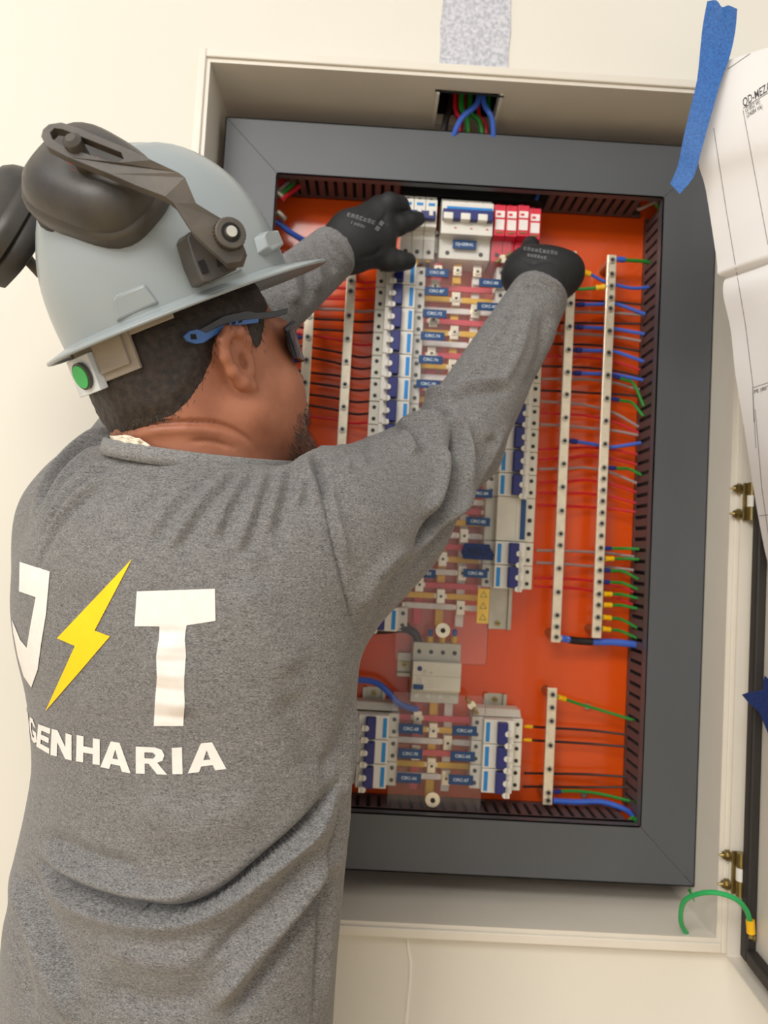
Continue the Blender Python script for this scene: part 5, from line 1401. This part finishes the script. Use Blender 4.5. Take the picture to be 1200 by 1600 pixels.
# ---- gloves
def chain(X, Y, Z, d, pts, k=.008):
    for i in range(len(pts)-1):
        c = cone(X, Y, Z, pts[i][0], pts[i+1][0], pts[i][1], pts[i+1][1]); d = c if d is None else smin(d, c, k if i == 0 else .003)
    return d
def P_(x, y, D, r): return (dep(x, y, D), r)
def gloveL(X, Y, Z):
    d = cone(X, Y, Z, WRL-(WRL-ELL)*.05, dep(548, 378, 1.066), .034, .036)
    d = smin(d, cone(X, Y, Z, dep(552, 362, 1.068), dep(588, 342, 1.080), .029, .024), .02)
    d = smin(d, cone(X, Y, Z, dep(556, 390, 1.068), dep(596, 374, 1.080), .029, .022), .02)
    d = chain(X, Y, Z, d, [P_(592, 360, 1.082, .0165), P_(622, 352, 1.092, .0150), P_(640, 346, 1.100, .0132), P_(653, 342, 1.108, .0105)])
    d = chain(X, Y, Z, d, [P_(586, 335, 1.080, .0160), P_(608, 318, 1.078, .0150), P_(625, 320, 1.092, .0125), P_(632, 330, 1.104, .0105)])
    d = chain(X, Y, Z, d, [P_(572, 334, 1.086, .0145), P_(592, 320, 1.096, .0130), P_(606, 324, 1.110, .0110), P_(610, 334, 1.116, .0095)])
    d = chain(X, Y, Z, d, [P_(548, 348, 1.086, .0130), P_(562, 338, 1.098, .0115), P_(575, 340, 1.112, .0100), P_(582, 348, 1.118, .0085)])
    d = chain(X, Y, Z, d, [P_(580, 394, 1.078, .0190), P_(606, 406, 1.084, .0160), P_(624, 408, 1.090, .0145), P_(637, 408, 1.096, .0122)], .012)
    return d
def gloveR(X, Y, Z):
    d = cone(X, Y, Z, WRR-(WRR-ELR)*.05, dep(848, 434, 1.064), .037, .040)
    d = smin(d, cone(X, Y, Z, dep(818, 428, 1.066), dep(872, 430, 1.068), .028, .030), .02)
    d = smin(d, cone(X, Y, Z, dep(824, 412, 1.080), dep(884, 424, 1.082), .023, .025), .02)
    d = chain(X, Y, Z, d, [P_(826, 404, 1.086, .0155), P_(828, 390, 1.098, .0135), P_(829, 383, 1.110, .0120), P_(830, 380, 1.118, .0105)])
    d = chain(X, Y, Z, d, [P_(846, 406, 1.090, .0150), P_(848, 402, 1.108, .0135), P_(845, 410, 1.120, .0120), P_(840, 420, 1.118, .0105)])
    d = chain(X, Y, Z, d, [P_(866, 410, 1.090, .0150), P_(868, 408, 1.106, .0130), P_(864, 418, 1.116, .0115), P_(858, 428, 1.112, .0100)])
    d = chain(X, Y, Z, d, [P_(886, 420, 1.086, .0150), P_(886, 420, 1.100, .0120), P_(881, 430, 1.108, .0105), P_(874, 438, 1.102, .0095)])
    d = chain(X, Y, Z, d, [P_(806, 434, 1.068, .0180), P_(806, 420, 1.084, .0150), P_(812, 408, 1.096, .0130), P_(820, 398, 1.104, .0110)], .012)
    return d
GB = {}
for nm, fn, cpx in (('l', gloveL, (590, 372, 1.085)), ('r', gloveR, (848, 420, 1.085))):
    c = dep(*cpx)
    Vg, Fg = nets(fn, c-np.array([.10, .085, .085]), c+np.array([.10, .085, .085]), .0019); Vg = laplace(Vg, Fg, 2, .4)
    if nm == 'l': Vg = push(Vg, Fg, [([(560, 405), (585, 398), (600, 385)], 4, -.0022), ([(598, 345), (606, 352)], 4, -.002), ([(545, 350), (560, 340), (575, 330)], 4, -.0012), ([(590, 350), (600, 340), (606, 330)], 4, -.0018)])
    else: Vg = push(Vg, Fg, [([(815, 404), (835, 412), (852, 400)], 3, -.0014), ([(838, 412), (858, 408), (876, 416)], 3, -.0012)])
    go_ = fast_obj('glove', Vg, Fg, M['glove'], person, label='black coated work glove on the %s hand' % ('left' if nm == 'l' else 'right'))
    GB[nm] = (go_, BVHTree.FromPolygons([Vector(p) for p in Vg], [tuple(int(i) for i in q) for q in Fg]))
def glove_marks(nm, rows_):
    o, bv = GB[nm]
    for row in rows_:
        g_ = G()
        for q in row:
            s = decal([[q]], .0006, 4.0, bv, 1.08); g_.add(s.v, s.f)
        obj('printed_marks', g_, M['glove_print'], o)
def dashes(p0, p1, h, n, seed):
    r = random.Random(seed); p0 = np.array(p0, float); p1 = np.array(p1, float); d = (p1-p0); L_ = np.linalg.norm(d); d /= L_; u = np.array([d[1], -d[0]])
    out = []; t = 0; w_ = L_/n
    for k in range(n):
        a = p0+d*(k*w_); hh = h*r.uniform(.75, 1.0); ww = w_*.72; s_ = w_*.28
        kind = r.randint(0, 2)
        bl = [[(0, 0), (s_, 0), (s_, hh), (0, hh)], [(0, hh-s_), (ww, hh-s_), (ww, hh), (0, hh)]]
        if kind: bl.append([(ww-s_, 0), (ww, 0), (ww, hh), (ww-s_, hh)])
        if kind != 1: bl.append([(0, 0), (ww, 0), (ww, s_), (0, s_)])
        for b in bl: out.append([tuple(a+d*x+u*y) for x, y in b])
    return out
def ring_marks(c, rx, ry, n=16):
    out = []
    for k in range(n):
        a, b = 2*math.pi*k/n, 2*math.pi*(k+.85)/n
        out.append([(c[0]+rx*math.cos(t)*s, c[1]+ry*math.sin(t)*s) for t, s in ((a, 1), (b, 1), (b, .8), (a, .8))])
    return out
glove_marks('l', [dashes((542, 338), (586, 352), 7, 7, 1), dashes((548, 350), (572, 358), 5, 5, 2), dashes((590, 362), (602, 346), 8, 2, 3), ring_marks((586, 371), 9, 10)])
glove_marks('r', [dashes((818, 391), (872, 399), 6, 9, 4), dashes((824, 401), (855, 406), 5, 6, 5), ring_marks((875, 408), 10, 5)])

# ---- trousers and shoes (below the frame)
zc = zz_[4]; cx0, cy0, a0 = tcx_[4], tcy_[4], ta_[4]
PC = np.array([cx0, cy0, 0.0])
def leg_pts(sg):
    h = PC+BRt*sg*.095; return (h+np.array([0, 0, .74]), h+BRt*sg*.015+BF*.015+np.array([0, 0, .43]), h+BRt*sg*.03-BF*.01+np.array([0, 0, .10]))
def trou(X, Y, Z):
    d = None
    for sg in (-1, 1):
        a, b, c = leg_pts(sg)
        for q in (cone(X, Y, Z, a, b, .098, .076), cone(X, Y, Z, b, c, .076, .062)): d = q if d is None else smin(d, q, .025)
    d = smin(d, ellip(X, Y, Z, PC+np.array([0, 0, .80]), [BRt, BF, (0, 0, 1)], (.195, .125, .12)), .04)
    return np.maximum(d, .055-Z)
Vt, Ft = nets(trou, PC+np.array([-.33, -.33, .02]), PC+np.array([.33, .33, .93]), .008)
fast_obj('trousers', laplace(Vt, Ft, 2), Ft, M['trousers'], person)
for sg in (-1, 1):
    c = leg_pts(sg)[2]; c = np.array([c[0], c[1], 0])
    def shoe(X, Y, Z):
        d = cone(X, Y, Z, c-BF*.045+np.array([0, 0, .045]), c+BF*.155+np.array([0, 0, .036]), .046, .042)
        d = smin(d, cone(X, Y, Z, c+np.array([0, 0, .05]), c+np.array([0, 0, .13]), .046, .048), .03)
        return np.maximum(d, .001-Z)
    Vs, Fs = nets(shoe, c+np.array([-.22, -.22, -.01]), c+np.array([.22, .22, .20]), .007)
    fast_obj('shoe', laplace(Vs, Fs, 1), Fs, M['shoe'], person)

# ================================================================ hard hat
EF, ER, EU = frame_axes(.68, .455, .565)
EO = dep(279, 478, .765)
def el(f, s, u): return EO+f*EF+s*ER+u*EU
hat = thing('hard_hat', 'light grey hard hat with folded-up black earmuffs on the head of the worker', 'hard hat', EO)
NA, H0 = 120, .146
prof = []
for i in range(1, 23):
    th = (i/22)*math.pi/2; prof.append(('d', math.sin(th)**.86, math.cos(th)**.80*H0))
for t, dz in ((.12, -.0008), (.5, -.0030), (.92, -.0052), (1.0, -.0075)): prof.append(('b', t, dz))
v = []; f = []
def dome_r(ph):
    a, b = (.1165, .1015); c, s = math.cos(ph), math.sin(ph)
    return (abs(c/a)**2.25+abs(s/b)**2.25)**(-1/2.25)
def brim_w(ph):
    c = math.cos(ph); return .0135+.036*max(0, c)**3.0+.006*max(0, -c)**2
for kind, t, h in prof:
    for j in range(NA):
        ph = 2*math.pi*j/NA; r = dome_r(ph)
        if kind == 'd':
            f_, s_ = r*t*math.cos(ph), r*t*math.sin(ph); u_ = h
            k = math.exp(-(s_/.020)**4)*min(1, max(0, (H0*1.02-0)*0+1))
            rid = .0075*math.exp(-(s_/.017)**4)*(1-t**6)*(1 if abs(f_) < .115 else 0)
            sidr = .0035*math.exp(-((abs(s_)-.045)/.008)**2)*math.exp(-((f_+.01)/.07)**4)*(1-t**4)
            u_ += rid+sidr
        else:
            rr_ = r+brim_w(ph)*t; f_, s_ = rr_*math.cos(ph), rr_*math.sin(ph)
            u_ = h-.004*t*max(0, math.cos(ph))**2
        v.append(el(f_, s_, u_))
ct = len(v); v.append(el(0, 0, H0+.0075))
nr = len(prof)
for j in range(NA): f.append((ct, j, (j+1) % NA))
for i in range(nr-1):
    for j in range(NA): f.append((i*NA+j, (i+1)*NA+j, (i+1)*NA+(j+1) % NA, i*NA+(j+1) % NA))
shell = obj('shell', G().add(v, f), M['helmet'], hat, smooth=50)
so = shell.modifiers.new('thickness', 'SOLIDIFY'); so.thickness = .0026; so.offset = -1
sbv = bvh_of(shell)
# rolled edge of the brim
ed = v[(nr-1)*NA:(nr-1)*NA+NA]
obj('brim_edge', G().tube(ed, .0019, 6, closed=True), M['helmet'], shell, smooth=True)
def mirror_hat(g_):
    o = G(); P = np.array(g_.v); s_ = (P-EO)@ER; o.v = [tuple(p) for p in P-2*s_[:, None]*ER]; o.f = list(g_.f); return o
def boss(base, top, hgt, name, mat, parent, bv=None, both=True, bev=.0015):
    bv = bv or sbv; v = []
    n = len(base)
    nsum = np.zeros(3)
    for q in base:
        h, n_ = cast(bv, *q)
        if h is None: r = bv.find_nearest(Vector(dep(*q, .72))); h, n_ = np.array(r[0]), np.array(r[1])
        if n_@(CAM-h) < 0: n_ = -n_
        v.append(h-n_*.002); nsum += n_
    nsum /= np.linalg.norm(nsum)
    for q in top:
        h, n_ = cast(bv, *q)
        if h is None: r = bv.find_nearest(Vector(dep(*q, .72))); h = np.array(r[0])
        v.append(h+nsum*hgt)
    f = [tuple(range(n))[::-1], tuple(range(n, 2*n))]+[(i, (i+1) % n, n+(i+1) % n, n+i) for i in range(n)]
    g_ = G().add(v, f); o = obj(name, g_, mat, parent, bevel=bev)
    if both: obj(name, mirror_hat(g_), mat, parent, bevel=bev)
    return o
boss([(174, 468), (180, 459), (228, 441), (253, 474), (181, 506)], [(178, 469), (183, 463), (226, 446), (246, 473), (184, 501)], .0030, 'slot_boss', M['helmet'], hat)
boss([(396, 372), (404, 364), (424, 362), (437, 390), (416, 402), (402, 398)], [(400, 373), (406, 368), (422, 366), (431, 388), (415, 397), (405, 393)], .010, 'slot_boss', M['helmet'], hat, both=True)
boss([(316, 436), (376, 412), (379, 424), (326, 446)], [(320, 438), (373, 416), (375, 422), (328, 442)], .005, 'slot_boss', M['helmet'], hat)
# ---- harness band at the back of the head
def band(ph0, ph1, u0, u1, a, b, th, mat, name, lean=0.0, parent=hat, n=22):
    v = []; f = []
    for i in range(n):
        ph = math.radians(ph0+(ph1-ph0)*i/(n-1))
        for (k, u) in ((0, u0), (1, u0), (1, u1), (0, u1)):
            r = 1.0+0.0
            f_ = (a+k*th)*math.cos(ph); s_ = (b+k*th)*math.sin(ph)
            v.append(el(f_-lean*(u-u1), s_, u))
        if i:
            q = 4*i
            for m in range(4): f.append((q-4+m, q-4+(m+1) % 4, q+(m+1) % 4, q+m))
    f += [(0, 1, 2, 3), (4*n-4, 4*n-3, 4*n-2, 4*n-1)]
    return obj(name, G().add(v, f), mat, parent, smooth=40, bevel=.0008)
band(140, 220, -.041, .004, .108, .085, .005, M['strap'], 'nape_strap', -.10)
band(118, 242, -.012, .004, .106, .088, .004, M['strap'], 'head_band', -.05)
for sg in (1, -1):
    band(180-sg*17, 180-sg*36, -.034, -.004, .113, .090, .004, M['strap'], 'strap_slider', -.10)
rt_ = band(164, 196, -.046, -.012, .113, .090, .010, M['band'], 'ratchet', -.10, n=8)
pr_ = math.radians(172); c = el(.1235*math.cos(pr_)-.003, .1005*math.sin(pr_), -.029)
nrm = EF*math.cos(pr_)/.12+ER*math.sin(pr_)/.10; nrm /= np.linalg.norm(nrm)
obj('ratchet_disc', G().cyl(c, nrm, .0105, .003, 22), M['green_disc'], rt_, smooth=40)
obj('disc_ring', G().cyl(c-nrm*.001, nrm, .0125, .003, 22), M['muff'], rt_, smooth=40)
# ---- earmuffs
def cup(center, nrm, long_, sx, sy, sz, mirror=None):
    nrm = nrm/np.linalg.norm(nrm); L_ = long_-(long_@nrm)*nrm; L_ /= np.linalg.norm(L_); S_ = np.cross(nrm, L_)
    def pt(a, b, c): return center+L_*a+S_*b+nrm*c
    def loft(rings):
        v = []; f = []; n = 40
        for (k, z) in rings:
            for j in range(n):
                t = 2*math.pi*j/n; c, s = math.cos(t), math.sin(t)
                q = (abs(c)**3.2+abs(s)**3.2)**(-1/3.2)
                v.append(pt(sx*k*q*c, sy*k*q*s*(1-.10*c), z))
        for i in range(len(rings)-1):
            for j in range(n): f.append((i*n+j, i*n+(j+1) % n, (i+1)*n+(j+1) % n, (i+1)*n+j))
        f += [tuple(range(n))[::-1], tuple(range((len(rings)-1)*n, len(rings)*n))]
        return G().add(v, f)
    return loft, pt
def muff(side_map, label):
    cen = dep(150, 291, .655)
    nrm = -CF*.93+CU*.34-CR*.06
    loft, pt = cup(cen, nrm, CR*.84-CU*.54, .0600, .0475, .03)
    m_ = obj('earmuff', side_map(loft([(.90, -.016), (1.0, -.013), (1.02, -.004), (1.0, .002), (.955, .0035), (.95, .006), (.92, .012), (.86, .019), (.74, .026), (.52, .0305), (.2, .032)])), M['muff'], hat, smooth=50, label=label)
    obj('cushion', side_map(loft([(.80, -.036), (.97, -.034), (1.01, -.027), (.99, -.018), (.93, -.0145)])), M['gasket'], m_, smooth=True)
    # ridge along the outer shell
    obj('shell_ridge', side_map(G().tube(smooth_path([pt(-.052, -.020, .012), pt(-.030, -.020, .0245), pt(0, -.021, .0265), pt(.028, -.024, .0235), pt(.045, -.030, .010)], 6), .0016, 6)), M['muff_arm'], m_, smooth=True)
    g_ = G()
    for (a, b, w_, h_) in ((-.008, -.006, .0075, .0016), (-.006, -.0095, .006, .0012), (-.004, -.0130, .010, .0008), (-.002, -.0150, .010, .0008), (0, -.0170, .010, .0008), (.012, .004, .004, .003)):
        k = .0330-.012*((a/.05)**2+(b/.04)**2)
        g_.add([pt(a, b, k), pt(a+w_, b, k), pt(a+w_, b+h_, k), pt(a, b+h_, k)], [(0, 1, 2, 3)])
    obj('red_print', side_map(g_), M['w_red'], m_)
    # arm
    outer = [(64, 213), (67, 202), (76, 194), (96, 191), (124, 200), (176, 222), (211, 237), (237, 250), (280, 270), (289, 277), (306, 317), (330, 332), (354, 346), (373, 364), (383, 390), (377, 408), (354, 412), (329, 389), (300, 362), (272, 318), (258, 307), (211, 289), (172, 272), (107, 246), (72, 228)]
    slot = [(78, 207), (85, 200), (98, 202), (189, 238), (193, 248), (185, 254), (172, 252), (96, 227), (82, 217)]
    def aD(x): return float(np.interp(x, [60, 250, 300, 380], [.5985, .604, .612, .632]))
    tri = tessellate_polygon([[Vector((a, b, 0)) for a, b in outer], [Vector((a, b, 0)) for a, b in slot]])
    allp = outer+slot; n = len(allp); th = .0075
    v = [dep(a, b, aD(a)) for a, b in allp]; v += [p-nrm/np.linalg.norm(nrm)*th for p in v]
    f = [tuple(t) for t in tri]+[tuple(n+i for i in t) for t in tri]
    no = len(outer); f += [(i, (i+1) % no, n+(i+1) % no, n+i) for i in range(no)]
    ns = len(slot); f += [(no+i, no+(i+1) % ns, n+no+(i+1) % ns, n+no+i) for i in range(ns)]
    arm = obj('muff_arm', side_map(G().add(v, f)), M['muff_arm'], hat, bevel=.0018)
    a_ = dep(112, 219, .597)
    obj('slide_pin', side_map(G().cyl(a_-nrm*.0, -nrm, .0075, .030, 18).cyl(a_, nrm, .0075, .003, 18, .004)), M['muff'], arm, smooth=40)
    k_ = dep(357, 368, .628); kn = ER*.9-CF*.5; kn /= np.linalg.norm(kn)
    g_ = G()
    for j in range(24):
        t = 2*math.pi*j/24
    g_.cyl(k_-kn*.012, kn, .0128, .020, 28)
    kb = obj('knob', side_map(g_), M['muff_arm'], arm, bevel=.001)
    e_a = np.cross(kn, EU); e_a /= np.linalg.norm(e_a); e_b = np.cross(kn, e_a); g_ = G()
    for j in range(28):
        t = 2*math.pi*j/28; q = k_+(e_a*math.cos(t)+e_b*math.sin(t))*.0128
        g_.tube([q-kn*.010, q+kn*.006], .0007, 4)
    kr = obj('knob_ribs', side_map(g_), M['muff'], kb); kr['kind'] = 'stuff'
    obj('knob_recess', side_map(G().cyl(k_+kn*.0078, kn, .0080, .0006, 20)), M['dark'], kb)
    obj('knob_screw', side_map(G().cyl(k_+kn*.007, kn, .0056, .004, 16, .0045)), M['chrome'], kb, smooth=40)
    # bracket on the shell
    bp_ = [(292, 372), (296, 362), (304, 360), (330, 366), (360, 392), (374, 406), (371, 421), (327, 441), (317, 441), (304, 412)]
    v = [dep(a, b, .642+(a-292)*.00012) for a, b in bp_]; v += [p+(-ER*.022) for p in v]; n = len(bp_)
    f = [tuple(range(n)), tuple(range(n, 2*n))[::-1]]+[(i, (i+1) % n, n+(i+1) % n, n+i) for i in range(n)]
    br = obj('bracket', side_map(G().add(v, f)), M['muff'], hat, bevel=.0015)
    for q in ([(310, 408), (318, 405), (326, 424), (317, 427)], [(338, 395), (344, 400), (354, 411), (341, 416)]):
        v = [dep(a, b, .6405+(a-292)*.00012) for a, b in q]; v += [p-ER*.002 for p in v]
        obj('bracket_slot', side_map(G().add(v, [(0, 1, 2, 3), (7, 6, 5, 4), (0, 4, 5, 1), (1, 5, 6, 2), (2, 6, 7, 3), (3, 7, 4, 0)])), M['dark'], br)
muff(lambda g_: g_, 'near black earmuff with red print')
# far earmuff: swung to the back of the shell on its own arm
fc = dep(6, 342, .80); fn = -CR*.55-CF*.45+CU*.35
loft, pt = cup(fc, fn, CU*.9-CR*.30-CF*.1, .0600, .0440, .03)
m2 = obj('earmuff', loft([(.90, -.016), (1.0, -.013), (1.02, -.004), (1.0, .002), (.955, .0035), (.95, .006), (.92, .012), (.86, .019), (.74, .026), (.52, .0305), (.2, .032)]), M['muff'], hat, smooth=50, label='far black earmuff behind the shell')
obj('cushion', loft([(.80, -.036), (.97, -.034), (1.01, -.027), (.99, -.018), (.93, -.0145)]), M['gasket'], m2, smooth=True)
a0_, a1_ = pt(-.03, 0, .034), el(.030, -.118, .030)
obj('muff_arm', G().tube(smooth_path([pt(.0, 0, .030), pt(.02, -.01, .036), el(-.06, -.138, .085), el(.0, -.130, .055), a1_], 6), .006, 8), M['muff_arm'], hat, smooth=True)
obj('bracket', G().cyl(a1_, ER, .014, .016, 16), M['muff'], hat, smooth=40)

# ================================================================ safety glasses
gl_ = thing('safety_glasses', 'dark safety glasses with blue temple tips worn by the man', 'glasses', hl(.09, 0, 0))
def temple(poly, s0, s1, th):
    "polygon in pixels laid on a plane beside the head"
    out = []
    for a, b in poly:
        d = CR*(a-600)/FPX+CU*(800-b)/FPX+CF
        # plane: s = s0 + (s1-s0)*(f/.09)
        k = (s1-s0)/.09; nrm = HR-k*HF; t = (s0-((CAM-HO)@nrm))/(d@nrm); out.append(CAM+d*t)
    n = len(out); v = out+[p-HR*th for p in out]
    tri = tessellate_polygon([[Vector((a, b, 0)) for a, b in poly]])
    f = [tuple(t) for t in tri]+[tuple(n+i for i in t) for t in tri]+[(i, (i+1) % n, n+(i+1) % n, n+i) for i in range(n)]
    return G().add(v, f)
def mirror_head(g_):
    o = G(); P = np.array(g_.v); s_ = (P-HO)@HR; o.v = [tuple(p) for p in P-2*s_[:, None]*HR]; o.f = list(g_.f); return o
dark_p = [(450, 481), (430, 486), (401, 488), (386, 485), (350, 493), (320, 510), (308, 516), (323, 521), (338, 513), (356, 506), (380, 500), (404, 499), (430, 496), (450, 490)]
blue_p = [(405, 497), (404, 504), (380, 507), (356, 514), (335, 525), (320, 535), (308, 537), (294, 533), (288, 524), (296, 517), (309, 514), (322, 520), (338, 512), (368, 501)]
for mir in (False, True):
    for nm, pl, mt, s0 in (('temple', dark_p, 'frame_dark', .0868), ('temple_tip', blue_p, 'frame_blue', .0872)):
        g_ = temple(pl, s0, .079, .0042)
        if mir: g_ = mirror_head(g_)
        t_ = obj(nm, g_, M[mt], gl_, bevel=.0008)
        if nm == 'temple_tip':
            h_ = temple([(298, 522), (306, 522), (308, 530), (299, 530)], .0876, .079, .001)
            if mir: h_ = mirror_head(h_)
            obj('tip_hole', h_, M['dark'], t_)
        else:
            for (a, b) in ((352, 505), (362, 502), (372, 500)):
                h_ = temple([(a, b+2), (a+6, b), (a+7, b+3), (a+1, b+5)], .0874, .079, .0008)
                if mir: h_ = mirror_head(h_)
                obj('vent_slot', h_, M['dark'], t_)
v = []; f = []; n = 41
for i in range(n):
    ph = math.radians(-62+124*i/(n-1)); nose = .013*math.exp(-(ph/.16)**2)
    for k, (dr, u) in enumerate(((0, -.022+nose), (0, -.008+nose*.5), (0, .008), (0, .019), (-.002, .019), (-.002, .008), (-.002, -.008+nose*.5), (-.002, -.022+nose))):
        edge = 1-.35*(abs(ph)/math.radians(62))**4
        r = .0865+dr; v.append(hl(.024+r*math.cos(ph)*1.02, r*math.sin(ph), .004+u*edge))
    if i:
        for m in range(8): f.append((8*i-8+m, 8*i-8+(m+1) % 8, 8*i+(m+1) % 8, 8*i+m))
f += [tuple(range(8)), tuple(range(8*n-8, 8*n))]
obj('lens', G().add(v, f), M['lens'], gl_, smooth=40)
v = []
for i in range(n):
    ph = math.radians(-62+124*i/(n-1)); edge = 1-.35*(abs(ph)/math.radians(62))**4; v.append(hl(.024+.0865*math.cos(ph)*1.02, .0865*math.sin(ph), .004+.0195*edge))
obj('brow_bar', G().tube(v, .0028, 8), M['frame_dark'], gl_, smooth=True)
